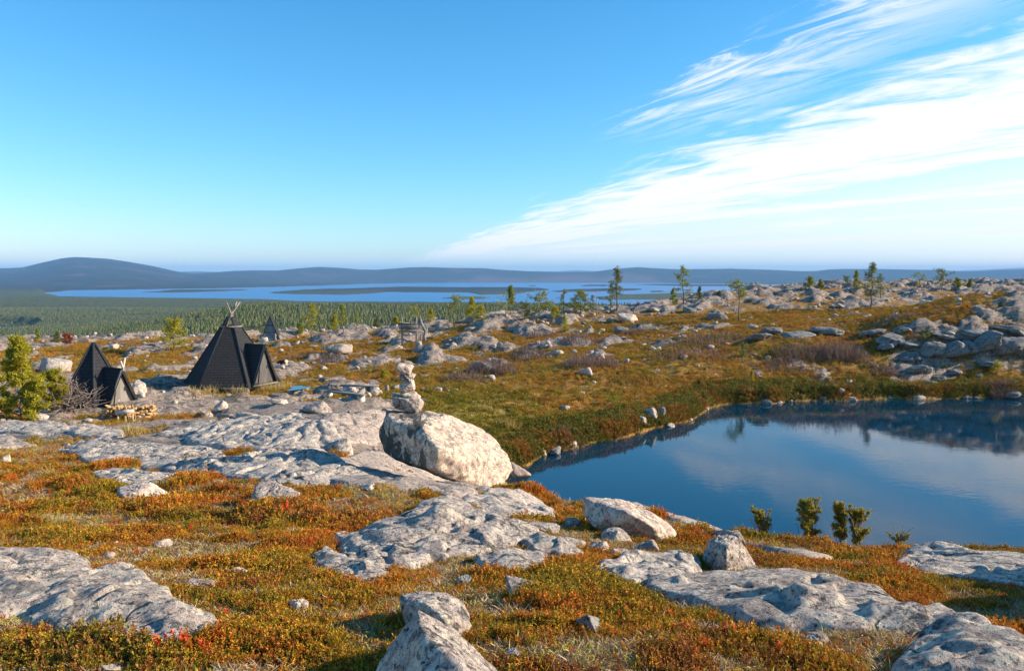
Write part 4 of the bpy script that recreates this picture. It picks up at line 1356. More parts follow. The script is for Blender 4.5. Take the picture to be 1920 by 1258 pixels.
def hut(name, loc, label, R, H, ztop, phi0, entryphi, D, eh, ew, ridge_r, kind):
    """hexagonal shingled hut; sides run from radius R at the floor towards an apex at height H, cut at ztop"""
    t = empty(name, loc, label, 'hut')
    zb = 0.12
    rt = R * (1 - (ztop - zb) / (H - zb))
    sides = []
    for k in range(6):
        sides.append([hexpt(R, zb, k, phi0), hexpt(R, zb, k + 1, phi0), hexpt(rt, ztop, k + 1, phi0), hexpt(rt, ztop, k, phi0)])
    panel('roof', sides, FELTS, t, 0.04)
    # ridge caps
    mb = MB()
    for k in range(6):
        a = np.array(hexpt(R + .012, zb - .01, k, phi0)); b = np.array(hexpt(rt + .012, ztop + .01, k, phi0))
        mb.beam(a, b, .10, .02)
    mb.build('ridge_cap', FELT, t)
    mb = MB()
    for k in range(6):
        a = np.array(hexpt(R - .08, zb - .08, k, phi0)); b = np.array(hexpt(R - .08, zb - .08, k + 1, phi0))
        mb.beam(a, b, .12, .12)
    mb.build('floor_beam', WOODD, t)
    for k in range(6):
        p = hexpt(R - .12, 0, k, phi0)
        m2 = MB(); m2.tube([(p[0], p[1], -.4), (p[0], p[1], .05)], [.11, .1], 8)
        m2.build('foundation_post', WOODG, t)
    # gabled entry
    a = math.radians(entryphi)
    d = np.array([math.sin(a), -math.cos(a), 0.]); s = np.array([math.cos(a), math.sin(a), 0.])   # s = to the right as seen leaving the hut... perpendicular
    zr = eh
    apex_f = d * D + np.array([0, 0, zr]); apex_b = d * ridge_r + np.array([0, 0, zr + .03])
    bl = d * (D + .0) - s * ew + np.array([0, 0, zb]); brt = d * (D + .0) + s * ew + np.array([0, 0, zb])
    bb = d * (R * .78)
    lb = bb - s * ew * 1.02 + np.array([0, 0, zb]); rb = bb + s * ew * 1.02 + np.array([0, 0, zb])
    panel('porch_roof', [[lb, bl, apex_f, apex_b], [brt, rb, apex_b, apex_f]], FELTS, t, 0.045)
    # front: frame boards, plank door and side fields
    fr = MB()
    off = d * -.06
    fr.beam(bl + off + s * .04, apex_f + off - np.array([0, 0, .05]), .09, .06)
    fr.beam(brt + off - s * .04, apex_f + off - np.array([0, 0, .05]), .09, .06)
    fr.beam(bl + off, brt + off, .10, .08)
    fr.build('porch_frame', WOODG, t)
    dr = d * (D - .16)
    zt = zr - .30
    hw = ew * .42
    door = panel('door', [[dr - s * hw + [0, 0, zb + .06], dr + s * hw + [0, 0, zb + .06], dr + s * hw * .42 + [0, 0, zt * .93], dr - s * hw * .42 + [0, 0, zt * .93]]], WOODD if kind == 'big' else WOODG, t, .04)  # large hut: dark wood paints in the shade of an open doorway
    hd = MB(); q = dr + d * .03 + s * hw * .55 + np.array([0, 0, zr * .42]); hd.tube([q, q + np.array([0, 0, .16])], .015, 6); hd.build('door_handle', FELT, door)
    wl = MB()
    panel('front_wall', [[dr - d * .05 - s * ew * .93 + [0, 0, zb + .04], dr - d * .05 + s * ew * .93 + [0, 0, zb + .04], dr - d * .05 + [0, 0, zr - .14]]], WOODD if kind == 'big' else WOODG, t, .03)
    # stones under the frame
    return t, d, s, rt


x, y, z = hit(432, 738)
BIGY = min(max(y, 36), 42) + 1.6
BK = BIGY / F
ZB = at(397, 731, BIGY - 2.2)[2] - .02
bh = 155 * BK
t, d, s, rt = hut('kota_hut', ((432 - CX) * BK, BIGY, ZB), 'large black pyramid hut with crossed poles at the top, left of the middle', 88 * BK * 1.0, 137 * BK, 109 * BK, -23 - 60, 66, 82 * BK, 78 * BK, 34 * BK, 30 * BK, 'big')
H0 = 137 * BK; ZT = 109 * BK
# poles
for k in range(6):
    a = math.radians(-83 + 60 * k + 8)
    r0 = rt * .93
    base = np.array([r0 * math.sin(a), -r0 * math.cos(a), ZT - .1])
    zx = 131 * BK
    cross = np.array([0.05 * math.sin(k * 2.1), 0.05 * math.cos(k * 2.1), zx])
    ln = (155 if k in (0, 1, 4) else 136) * BK
    dr_ = (cross - base) / (cross[2] - base[2])
    top = base + dr_ * (ln - base[2])
    m = MB(); m.tube([base, cross, top], [.055, .045, .04], 7); m.build('pole', WOODG, t)
m = MB()
for k in range(6):
    m.beam(hexpt(rt + .03, ZT + .01, k, -83), hexpt(rt + .03, ZT + .01, k + 1, -83), .05, .07)
m.build('smoke_ring', WOODG, t)
r2 = rt * .40
zc2 = ZT + (H0 - ZT) * .68
panel('smoke_cover', [[hexpt(rt * .97, ZT + .03, k, -83), hexpt(rt * .97, ZT + .03, k + 1, -83), hexpt(r2, zc2, k + 1, -83), hexpt(r2, zc2, k, -83)] for k in (5, 0)] +
      [[hexpt(rt * .97, ZT + .03, 2, -83), hexpt(rt * .97 , ZT + .03, 3, -83), hexpt(r2, zc2, 3, -83), hexpt(r2, zc2, 2, -83)]], FELTS, t, .02)
# name board on the porch ridge, standing on a short stick
sg = empty('wooden_sign', tuple(np.array([(432 - CX) * BK, BIGY, ZB]) + d * (82 * BK - .15) + np.array([0, 0, 78 * BK - .02])), 'small pale lettered board on the ridge of the large hut porch', 'sign')
m = MB(); m.tube([(0, 0, -.05), (0, 0, .30)], .03, 6); m.build('stick', WOODG, sg)
m = MB(); m.box((.02, -.05, .24), (.46, .03, .20), [[math.cos(.25), 0, math.sin(.25)], [0, 1, 0], [-math.sin(.25), 0, math.cos(.25)]]); m.build('board', WOODW, sg)
m = MB()
for i in range(7):
    m.box((-.13 + i * .05, -.0675, .205 + i * .0128), (.02, .004, .045 + .02 * (i % 2)), [[math.cos(.25), 0, math.sin(.25)], [0, 1, 0], [-math.sin(.25), 0, math.cos(.25)]])
m.build('lettering', WOODD, sg)
HUTS = [((432 - CX) * BK, BIGY, 88 * BK)]

x, y, z = hit(172, 764)
SY = y + 1.1
SK = SY / F
ZS = at(134, 768, SY - 1.1)[2] - .02
t2, d2, s2, rt2 = hut('kota_hut', ((172 - CX) * SK, SY, ZS), 'smaller grey black pyramid hut with stacked firewood in front, at left', 70 * SK, 122 * SK, 119 * SK, -95, 66, 76 * SK, 74 * SK, 34 * SK, 28 * SK, 'small')
HUTS.append(((172 - CX) * SK, SY, 66 * SK))
fa = d2 * 76 * SK + np.array([0, 0, 74 * SK])
for sg_, ln in ((-1, .28), (1, .38)):
    m = MB(); m.beam(fa + s2 * sg_ * -.03 - [0, 0, .1], fa + s2 * sg_ * .10 + [0, 0, ln], .07, .03); m.build('crossed_board', WOODW, t2)

# A frame shed behind
x, y, z = hit(505, 640)
y += .3
k = y / F
sh = empty('a_frame_shed', (x, y, z - .05), 'narrow steep roofed shed with blue grey plank front behind the large hut', 'shed', rz=.18)
w, h, L = 17 * k, 50 * k, 1.5
panel('roof', [[(-w - .06, L, 0), (-w - .06, -.12, 0), (0, -.12, h), (0, L, h)], [(w + .06, -.12, 0), (w + .06, L, 0), (0, L, h), (0, -.12, h)]], FELTS, sh, .05)
panel('front_wall', [[(-w * .95, 0, 0.02), (w * .95, 0, 0.02), (0, 0, h - .1)]], WOODB, sh, .04)
panel('back_wall', [[(w * .95, L - .1, 0.02), (-w * .95, L - .1, 0.02), (0, L - .1, h - .1)]], WOODB, sh, .04)
dd = panel('door', [[(-w * .3 + .1, -.03, .05), (w * .3 + .1, -.03, .05), (w * .22 + .1, -.03, h * .5), (-w * .3 + .1, -.03, h * .5)]], WOODB, sh, .03)
m = MB(); m.tube([(0, -.05, h * .25), (0, -.05, h * .33)], .015, 6); m.build('door_handle', FELT, dd)
m = MB()
for zz in (.35, .62):
    m.box((0, -.022, h * zz), (w * 2 * (1 - zz) * .9, .02, .07))
m.build('batten', WOODD, sh)
for (u, v, hh, lb) in ((491, 634, .62, 'lumpy carved wooden post left of the steep shed'), (516, 636, .6, 'lumpy carved wooden post right of the steep shed')):
    xx, yy2, zz = hit(u, v + 3)
    m = MB(); m.tube([(xx, yy2, zz - .1), (xx + .02, yy2, zz + hh * .3), (xx - .02, yy2, zz + hh * .5), (xx + .01, yy2, zz + hh * .75), (xx, yy2, zz + hh)], [.09, .11, .07, .12, .07], 9)
    tag(m.build('carved_post', WOODG, None, True), lb, 'post', 'carved posts by the shed')

# signboard: two posts, four boards, one brace post
x, y, z = hit(766, 655)
k = y / F
sb = empty('signboard', (x, y, z), 'grey board sign of four horizontal planks on two tall posts', 'signboard')
for dx in (-12 * k, 15 * k):
    m = MB(); m.tube([(dx, 0, -.3), (dx + .01, 0, 30 * k), (dx, 0, 61 * k)], [.07, .065, .055], 8); m.build('post', WOODG, sb)
    for q in range(3):
        pass
for i in range(4):
    m = MB(); m.box((1.0 * k, -.09, (35.5 + i * 4.1) * k), (36 * k, .035, 3.0 * k)); m.build('plank', WOODD if i % 2 else WOODG, sb)
m = MB(); m.tube([(22 * k, .9, -.3), (21 * k, .9, 30 * k)], [.05, .05], 7); m.beam((22 * k, .9, 28 * k), (15 * k, 0, 30 * k), .06, .04); m.build('brace', WOODG, sb)
for i, (dx, r) in enumerate(((-19, .16), (-14, .2), (-9, .2), (11, .22), (17, .24), (23, .2))):
    stone_copy(_st[i % 5], ROCK_PALE, x + dx * k, y - .25 + .1 * (i % 2), T1(x + dx * k, y - .25) + .08, r * 1.2, r, r * .8, i, 'white stone heaped around the foot of the grey signboard', 'stones at the signboard posts')

# fire ring with two benches
x, y, z = hit(683, 742)
k = y / F
for q in range(11):
    a = q / 11 * 2 * math.pi
    sx_, sy_ = x + .62 * math.cos(a), y + .55 * math.sin(a)
    stone_copy(_st[q % 5], (ROCK_PINK, ROCK_PALE)[q % 2], sx_, sy_, T1(sx_, sy_) + .12, .24, .2, .22 + .08 * (q % 3), q * 1.3, 'pale rough stone in the ring around the fire place', 'stones of the fire ring')
m = MB()
for q in range(8):
    a = q * .8
    p0 = np.array([x + .3 * math.cos(a), y + .3 * math.sin(a), T1(x, y) + .05]); m.tube([p0, np.array([x - .05 * math.cos(a), y, T1(x, y) + .38])], [.035, .02], 6)
tag(m.build('charred_logs', WOODD), 'dark charred sticks leaning together inside the fire ring', 'burnt wood')


def bench(u0, v0, u1, v1, hgt, lb):
    a = np.array(hit(u0, v0 + hgt)); b = np.array(hit(u1, v1 + hgt))
    kk = a[1] / F
    e = empty('bench', tuple((a + b) / 2), lb, 'bench', 'benches at the fire ring')
    c = (a + b) / 2; a = a - c; b = b - c
    hz = hgt * kk * .95
    dv = (b - a) / np.linalg.norm(b - a)
    m = MB(); m.beam(a - dv * .15 + [0, 0, hz], b + dv * .15 + [0, 0, hz], .30, .06); m.build('seat', WOODG, e)
    for p in (a + dv * .1, b - dv * .1):
        m = MB(); m.tube([p + [0, 0, -.25], p + [0, 0, hz - .03]], [.16, .15], 10); m.build('leg', WOODW, e)


bench(645, 722, 704, 722, 15, 'weathered plank bench behind the fire ring')
bench(617, 733, 678, 742, 11, 'low weathered plank bench slanting in front of the fire ring')
xx, yy2, zz = hit(726, 737)
m = MB(); m.tube([(xx, yy2, zz - .1), (xx, yy2, zz + .38)], [.1, .09], 10)
tag(m.build('chopping_stump', WOODG, None, True), 'short upright log standing right of the fire ring', 'stump')

# firewood, each split log of its own
for i in range(84):
    if i < 62:
        u = random.uniform(192, 236); lay = random.random()
        v = 783 - lay * 16
        base = hit(u, 786)
        zz = base[2] + .02 + lay * .42
        yb = base[1] + random.uniform(-.15, .25)
    else:
        u = random.uniform(232, 285); v = random.uniform(762, 786)
        base = hit(u, v); zz = base[2] + .06; yb = base[1]
    kk = yb / F
    m = MB(); r = random.uniform(.035, .06); L = random.uniform(.13, .2)
    m.tube([(-L, 0, 0), (L, 0, 0)], [r, r * .93], 5)
    o = m.build('firewood_log', WOODY)
    o.location = ((u - CX) * kk, yb, zz)
    o.rotation_euler = (random.uniform(0, 3), random.uniform(-.25, .25), random.uniform(.9, 2.2) if i < 62 else random.uniform(0, 3))
    tag(o, 'yellow split firewood log in the pile before the small hut' if i < 62 else 'yellow split log lying loose on gravel right of the firewood pile', 'firewood', 'stacked firewood before the small hut' if i < 62 else 'loose firewood on the gravel')
# saw horse leaning in front of the pile
x, y, z = hit(232, 792)
k = y / F
e = empty('sawhorse', (x, y, z), 'pale wooden sawhorse standing before the firewood pile', 'sawhorse')
for dx in (-16, -2, 12):
    m = MB(); m.beam((dx * k + 8 * k, -.1, -.04), (dx * k - 4 * k, .35, 30 * k), .07, .05); m.build('leg', WOODY, e)
    m = MB(); m.beam((dx * k - 2 * k, .45, .0), (dx * k + 4 * k, .1, 28 * k), .06, .05); m.build('rear_leg', WOODY, e)
m = MB(); m.beam((-18 * k, .10, 17 * k), (16 * k, .10, 21 * k), .05, .13); m.build('cross_board', WOODW, e)

# brush pile left of the small hut
bx, by, bz = hit(120, 772)
m = MB()
for i in range(150):
    a = random.uniform(0, 6.28); r = random.uniform(0, .9)
    p = np.array([bx + r * math.cos(a) * .9, by + .4 + r * math.sin(a) * .7, bz + random.uniform(0, 1) * (1.35 - r)])
    dv = np.array([random.gauss(0, 1), random.gauss(0, .6), random.uniform(.0, 1.0)]); dv /= np.linalg.norm(dv)
    L = random.uniform(.4, .9)
    pts = [p, p + dv * L * .5 + np.random.default_rng(i).normal(0, .05, 3), p + dv * L + np.random.default_rng(i + 9).normal(0, .09, 3)]
    m.tube(pts, [.018, .012, .006], 4, False)
tag(m.build('brush_pile', TWIG), 'tangled grey pile of cut branches left of the small hut', 'brush pile')

# puddle
x, y, z = hit(560, 731)
th = np.linspace(0, 2 * math.pi, 26, endpoint=False)
rr = 1 + .25 * np.sin(th * 3 + 1) + .12 * np.sin(th * 5)
V = [(x + .42 * a * math.cos(b), y + .75 * a * math.sin(b), z + .10) for a, b in zip(rr, th)]
mm = mesh_np('puddle_water', V, [list(range(26))], water_mat('puddle_water', (0.01, .05, .09), .05, 4, 9, .01), False)
tag(obj('puddle_water', mm), kind='structure')

# dog behind the large hut, seen from the right rear, head down to the left
def skin_body(chains, name, mat, loc, label, cat):
    me = bpy.data.meshes.new(name); bm = bmesh.new()
    vs = {}; rad = []
    def V(key, co, r):
        if key not in vs:
            vs[key] = bm.verts.new(co); rad.append(r)
        return vs[key]
    for ch in chains:
        prev = None
        for key, co, r in ch:
            v = V(key, co, r)
            if prev is not None and prev is not v:
                try: bm.edges.new((prev, v))
                except ValueError: pass
            prev = v
    bm.to_mesh(me); bm.free()
    ob = obj(name, me, loc=loc)
    sk = ob.modifiers.new('skin', 'SKIN')
    for i, r in enumerate(rad):
        me.skin_vertices[0].data[i].radius = (r, r)
    me.skin_vertices[0].data[0].use_root = True
    ss = ob.modifiers.new('sub', 'SUBSURF'); ss.levels = ss.render_levels = 2
    me.materials.append(mat)
    return tag(ob, label, cat)


def dog_mat():
    m, t, b = new_mat('dog_fur')
    tco = t.nodes.new('ShaderNodeTexCoord')
    sxx = t.nodes.new('ShaderNodeSeparateXYZ'); t.links.new(tco.outputs['Object'], sxx.inputs[0])
    n = noise(t, tco.outputs['Object'], 9, 3)
    q = math_n(t, 'ADD', sxx.outputs[0], math_n(t, 'MULTIPLY', math_n(t, 'SUBTRACT', n, .5), .15))
    low = math_n(t, 'SUBTRACT', 1, smooth(t, sxx.outputs[2], .12, .2))
    f = math_n(t, 'MAXIMUM', smooth(t, q, .10, .15), low)
    c = mixc(t, f, (0.05, 0.028, 0.022), (0.72, 0.60, 0.44))
    t.links.new(c, b.inputs['Base Color']); b.inputs['Roughness'].default_value = .9
    return m


x, y, z = hit(532, 688)
pel = ('pel', (.14, 0, .36), .125)
ch = [[pel, ('mid', (0, -.02, .37), .13), ('che', (-.14, -.04, .35), .14), ('nk', (-.26, -.05, .36), .085), ('hd', (-.34, -.08, .29), .07), ('mz', (-.40, -.11, .21), .035)],
      [pel, ('ta', (.24, .02, .40), .04), ('tb', (.30, .03, .33), .03)],
      [pel, ('hl1', (.17, -.08, .28), .065), ('hl2', (.13, -.09, .20), .038), ('hl3', (.20, -.09, .12), .026), ('hl4', (.18, -.09, .02), .024), ('hl5', (.14, -.09, .01), .022)],
      [pel, ('hr1', (.17, .08, .28), .065), ('hr2', (.13, .09, .20), .038), ('hr3', (.20, .09, .12), .026), ('hr4', (.18, .09, .02), .024), ('hr5', (.14, .09, .01), .022)],
      [('che', 0, 0), ('fl1', (-.15, -.09, .24), .05), ('fl2', (-.16, -.09, .13), .03), ('fl3', (-.15, -.09, .02), .024), ('fl4', (-.19, -.09, .01), .02)],
      [('che', 0, 0), ('fr1', (-.13, .06, .24), .05), ('fr2', (-.12, .06, .13), .03), ('fr3', (-.11, .06, .02), .024), ('fr4', (-.15, .06, .01), .02)],
      [('hd', 0, 0), ('er', (-.31, -.02, .37), .022)], [('hd', 0, 0), ('el', (-.31, -.14, .36), .022)]]
skin_body(ch, 'dog', dog_mat(), (x, y, z), 'small dark brown dog with pale hindquarters standing right of the large hut', 'dog')
# ------------------------------------------------------------------ trees and bushes
NEEDLE_Y = foliage('pine_needles_yellow_green', (0.40, 0.35, 0.03), 0.45, 0.45)
NEEDLE_G = foliage('pine_needles_green', (0.26, 0.27, 0.045), 0.45, 0.38)
NEEDLE_D = foliage('pine_needles_dark', (0.17, 0.185, 0.06), 0.45, 0.35)
NEEDLE_J = foliage('juniper_needles', (0.34, 0.29, 0.05), 0.5, 0.4)
RED_LEAF = foliage('red_leaves', (0.30, 0.07, 0.03), 0.4, 0.3)
TWIGM = foliage('bare_birch_twigs', (0.21, 0.135, 0.105), 0.35, 0.1)
STRAW = foliage('dry_straw', (0.55, 0.38, 0.13), 0.35, 0.35)


def tufts(rng, centers, size, n, elong=0.5, up=0.35, flat=1.0):
    """needle tufts: n thin triangles around each centre"""
    c = np.repeat(centers, n, axis=0)
    sz = np.repeat(size, n)
    m = len(c)
    d = rng.normal(size=(m, 3)); d[:, 2] = d[:, 2] * flat + up
    d /= np.linalg.norm(d, axis=1)[:, None]
    a = rng.normal(size=(m, 3)); a = np.cross(d, a); a /= np.linalg.norm(a, axis=1)[:, None]
    L = sz * rng.uniform(.6, 1.2, m)
    wd = sz * elong * .32
    base = c + rng.normal(size=(m, 3)) * (sz * .35)[:, None]
    tip = base + d * L[:, None]
    p1 = base + a * wd[:, None] + d * (L * .25)[:, None]; p2 = base - a * wd[:, None] + d * (L * .25)[:, None]
    V = np.stack([base, p1, tip, p2], 1).reshape(-1, 3)
    Q = np.arange(m * 4).reshape(m, 4)
    return V, Q


def pine(u, v, vtop, label, style='pine', mat=None, width=.28, lean=0.0, bare=.35, seed=0, group=None, name='pine_tree', cat='pine tree', Y=None, bark=None, dens=1.0, back=0.0):
    x, y, z = hit(u, v)
    if Y is not None:
        x, y, z = (u - CX) / F * Y, Y, T1((u - CX) / F * Y, Y)
    y += back; x = (u - CX) / F * y * 1.0; z = T1(x, y)
    rv = proj(x, y, z)[1]
    H = max(.35, (rv - vtop) / F * y)
    rng = np.random.default_rng(seed + 3000)
    e = empty(name, (x, y, z - .05), label, cat, group)
    # trunk
    n = 7
    t = np.linspace(0, 1, n)
    if style == 'twisted':
        bx = lean * H * np.array([0, .35, .75, .95, .8, 1.0, 1.25]) ; bz = H * np.array([0, .2, .36, .52, .68, .82, .97])
    else:
        bx = lean * H * t ** 1.5 + rng.normal(0, .012, n) * H; bx[0] = 0; bz = H * t * .97
    by = rng.normal(0, .012, n) * H; by[0] = 0
    P = np.stack([bx, by, bz], -1)
    tr = max(.018 * H, .018) * (1.5 if style == 'twisted' else 1.0)
    R = tr * (1 - t * .86)
    mb = MB(); mb.tube(P, R, 8)
    trunk = mb.build('trunk', bark or BARK, e, True)

    def tp(f):
        return np.array([np.interp(f, bz / bz[-1], P[:, k]) for k in range(3)])
    lb = MB(); cen = []
    nb = int({'pine': 19, 'bushy': 34, 'spire': 34, 'umbrella': 16, 'sparse': 20, 'twisted': 20, 'young': 26, 'juniper': 26}[style] * (0.8 + .2 * dens))
    W = width * H
    for i in range(nb):
        f = bare + (1 - bare) * (i + rng.uniform(0, 1)) / nb
        g = (f - bare) / (1 - bare)
        if style in ('pine', 'sparse'):
            rad = W * (.55 + .75 * math.sin(math.pi * min(1, g * .85 + .22))) * (1 - g ** 3 * .8) * rng.uniform(.45, 1.15)
            rise = rng.uniform(-.12, .35)
        elif style == 'spire' or style == 'young':
            rad = W * (1.08 - g) * rng.uniform(.6, 1.15); rise = rng.uniform(.0, .45) if style == 'young' else rng.uniform(-.25, .15)
        elif style == 'umbrella' or style == 'twisted':
            rad = W * (.8 + .6 * g) * (1.1 - g ** 4 * .6) * rng.uniform(.4, 1.15); rise = rng.uniform(-.05, .3)
        elif style == 'juniper':
            rad = W * (.5 + .8 * math.sin(math.pi * g)) * rng.uniform(.2, 1.0); rise = rng.uniform(.4, 1.2)
        else:
            rad = W * (1.15 - .75 * g) * rng.uniform(.5, 1.2); rise = rng.uniform(.0, .6)
        az = rng.uniform(0, 2 * math.pi)
        p0 = tp(f * .99)
        dv = np.array([math.cos(az), math.sin(az), rise])
        mid = p0 + dv * rad * .5 - np.array([0, 0, rad * .06])
        end = p0 + dv * rad + np.array([0, 0, rad * .08])
        lb.tube([p0, mid, end], [tr * (.36 * (1 - g) + .10), tr * .2, tr * .06], 4, False)
        k = 5 if style != 'sparse' else 4
        for q in range(k):
            s_ = .35 + .65 * (q + rng.uniform(0, 1)) / k
            pp = p0 + (mid - p0) * min(1, s_ * 2) if s_ < .5 else mid + (end - mid) * (s_ * 2 - 1)
            cen.append(pp + rng.normal(0, .035 * H * (.8 if style != 'juniper' else .6), 3))
    for q in range(5):
        cen.append(tp(1 - q * .04) + rng.normal(0, .008 * H, 3))
    lb.build('limbs', bark or BARK, trunk, True) if False else lb.build('branches', bark or BARK, e, True)
    cen = np.array(cen)
    ts = max(.055 * H, 1.7 / F * y)
    if y < 40: ts = .042 * H
    if style in ('pine', 'umbrella') and y > 40: ts = max(.042 * H, 1.5 / F * y)
    pern = int((11 if y > 40 else 34) * dens)
    V, Q = tufts(rng, cen, np.full(len(cen), ts * 1.15), pern, .5, .35)
    obj('crown', mesh_np('crown', V, Q, mat or NEEDLE_G, False), e)
    return e


G2 = 'pines along the crest of the fell'
PINES = [
    (32, 783, 628, 'bright yellow green bushy pine at the left edge beside the brush pile', 'young', NEEDLE_Y, .42, .02, .04, 26.5),
    (88, 772, 690, 'smaller bushy branch of green pine growing right of the left edge pine', 'bushy', NEEDLE_Y, .42, .1, .05, 28),
    (68, 642, 614, 'narrow pine far behind the left edge pine', 'spire', NEEDLE_G, .22, 0, .1, 0),
    (104, 641, 621, 'little dark pine beside the red bush at the crest', 'bushy', NEEDLE_D, .35, 0, .1, 0),
    (322, 658, 598, 'spreading yellow green pine between the two black huts', 'bushy', NEEDLE_Y, .50, .04, .18, 0),
    (583, 634, 567, 'pine with a bent trunk right of the steep shed', 'pine', NEEDLE_Y, .26, .02, .3, 0),
    (562, 628, 606, 'faint low pine just right of the steep shed', 'bushy', NEEDLE_G, .4, 0, .2, 0),
    (642, 627, 568, 'thin bare stemmed pine with a tiny narrow crown', 'sparse', NEEDLE_G, .10, 0, .35, 0),
    (626, 622, 590, 'bushy young pine left of the thin bare stemmed pine', 'bushy', NEEDLE_Y, .36, 0, .1, 0),
    (668, 617, 584, 'faint thin pine at the edge of the forest view', 'sparse', NEEDLE_G, .16, 0, .25, 0),
    (706, 612, 596, 'small dark round spruce left of the signboard', 'young', NEEDLE_D, .36, 0, .05, 0),
    (742, 608, 594, 'small green bush pine touching the left of the signboard', 'bushy', NEEDLE_Y, .5, 0, .1, 0),
    (776, 610, 574, 'flat topped yellow green pine behind the signboard', 'umbrella', NEEDLE_Y, .5, .1, .45, 0),
    (808, 604, 576, 'pointed yellow green pine right behind the signboard', 'young', NEEDLE_Y, .38, 0, .1, 0),
    (851, 613, 551, 'pine with a clean straight trunk and flat windblown crown', 'umbrella', NEEDLE_G, .24, -.02, .5, 0),
    (884, 600, 556, 'full young pine right of the straight trunked one', 'young', NEEDLE_Y, .34, 0, .1, 0),
    (902, 602, 572, 'low bushy pine in the middle of the crest row', 'bushy', NEEDLE_Y, .5, 0, .1, 0),
    (948, 594, 548, 'wide crooked pine with visible pale limbs', 'umbrella', NEEDLE_G, .55, .05, .25, 0),
    (958, 590, 535, 'dark spire topped spruce rising out of the crooked pine', 'spire', NEEDLE_G, .12, 0, .4, 0),
    (1003, 606, 546, 'twisted leaning pine with a gnarled trunk among dark rocks', 'twisted', NEEDLE_G, .42, .22, .38, 0),
    (984, 600, 566, 'low dark bushy pine left of the twisted one', 'bushy', NEEDLE_D, .6, 0, .1, 0),
    (1057, 586, 541, 'open crowned pine before the lake, between two bushy pines', 'pine', NEEDLE_G, .32, 0, .25, 0),
    (1088, 590, 544, 'dense broad pine standing before the lake', 'bushy', NEEDLE_G, .48, 0, .1, 0),
    (1112, 590, 552, 'thin grey leaved pine at the right of the broad one', 'sparse', NEEDLE_D, .3, 0, .2, 0),
    (1040, 596, 574, 'low yellow green pine shoulder beside the dense broad pine', 'bushy', NEEDLE_Y, .6, 0, .1, 0),
    (1059, 622, 590, 'small bright young pine below the crest row', 'young', NEEDLE_Y, .36, 0, .05, 0),
    (1157, 582, 501, 'tallest pine of the crest, straight with ragged level boughs', 'pine', NEEDLE_D, .17, 0, .38, 0),
    (1145, 584, 532, 'thin grey pine close left of the tallest pine', 'sparse', NEEDLE_D, .22, 0, .2, 0),
    (1262, 572, 540, 'small bushy pine left foot of the pointed ridge pine', 'young', NEEDLE_G, .32, 0, .1, 0),
    (1281, 568, 498, 'pointed ridge pine with a wide uneven crown', 'pine', NEEDLE_G, .24, -.03, .3, 0),
    (1311, 560, 537, 'small faint pine right of the pointed ridge pine', 'young', NEEDLE_D, .3, 0, .1, 0),
    (1348, 556, 546, 'tiny pine on the bare ridge', 'bushy', NEEDLE_D, .5, 0, .1, 0),
    (1386, 603, 524, 'lone thin pine with a high flat crown, reflected in the pond', 'umbrella', NEEDLE_G, .20, -.03, .62, 0),
    (1517, 542, 518, 'small pine on the skyline above the stone pile', 'bushy', NEEDLE_G, .45, 0, .1, 0),
    (1537, 541, 523, 'tiny pointed pine on the skyline', 'young', NEEDLE_G, .4, 0, .1, 0),
    (1590, 540, 516, 'bent little pine leaning left on the skyline', 'umbrella', NEEDLE_D, .3, -.3, .5, 0),
    (1604, 543, 507, 'dense conical green pine on the skyline', 'young', NEEDLE_G, .34, 0, .03, 0),
    (1632, 578, 491, 'tall ragged pine on the right ridge, reflected in the pond', 'pine', NEEDLE_D, .22, .03, .3, 0),
    (1650, 560, 512, 'thin grey pine just behind the tall ragged pine', 'sparse', NEEDLE_D, .3, 0, .15, 0),
    (1724, 541, 509, 'windswept pine leaning left at the right skyline', 'umbrella', NEEDLE_G, .42, -.2, .25, 0),
    (1764, 545, 504, 'gnarled pine with pale dead limbs at the right skyline', 'twisted', NEEDLE_D, .42, .08, .3, 0),
    (1793, 540, 521, 'small bushy pine right of the gnarled one', 'bushy', NEEDLE_G, .5, 0, .1, 0),
    (1817, 538, 523, 'tiny pine furthest right on the skyline', 'young', NEEDLE_G, .4, 0, .1, 0),
]
for i, (u, v, vt, lb, st, m, w, ln, ba, Y) in enumerate(PINES):
    pine(u, v, vt, lb, st, m, w, ln, ba, i * 7 + 1, G2 if Y == 0 else None, Y=Y or None, bark=BARKG if 'gnarled' in lb or 'crooked' in lb else None, dens=3.2 if i < 2 else .9 if st == 'sparse' else 1.6 if st in ('bushy', 'young') else 1.25)
pine(123, 641, 625, 'round rust red bush on the crest left of the small hut', 'bushy', RED_LEAF, .7, 0, .05, 501, name='red_bush', cat='bush', dens=1.8)
pine(720, 712, 692, 'low round bright green juniper bush left of the cairn', 'bushy', NEEDLE_Y, .55, 0, .02, 503, name='juniper_bush', cat='bush', dens=1.8)
pine(1413, 716, 692, 'tiny green sapling standing in brown heath beyond the pond', 'young', NEEDLE_Y, .2, 0, .1, 505, name='pine_sapling', cat='sapling')
pine(1395, 680, 640, 'thin grey sapling in the reddish brush beyond the pond', 'sparse', NEEDLE_D, .12, 0, .3, 506, name='pine_sapling', cat='sapling')
pine(1876, 705, 676, 'small fresh green birch by the cliff at the right', 'bushy', NEEDLE_Y, .5, 0, .2, 507, name='birch_sapling', cat='sapling')
pine(1735, 640, 618, 'low spreading green juniper on top of the cliff', 'bushy', NEEDLE_D, .9, 0, .02, 508, name='juniper_bush', cat='bush', dens=1.8)
pine(1150, 762, 740, 'mat of bright green juniper on the bank left of the square block', 'bushy', NEEDLE_Y, 1.3, 0, .02, 509, name='juniper_bush', cat='bush', dens=2)

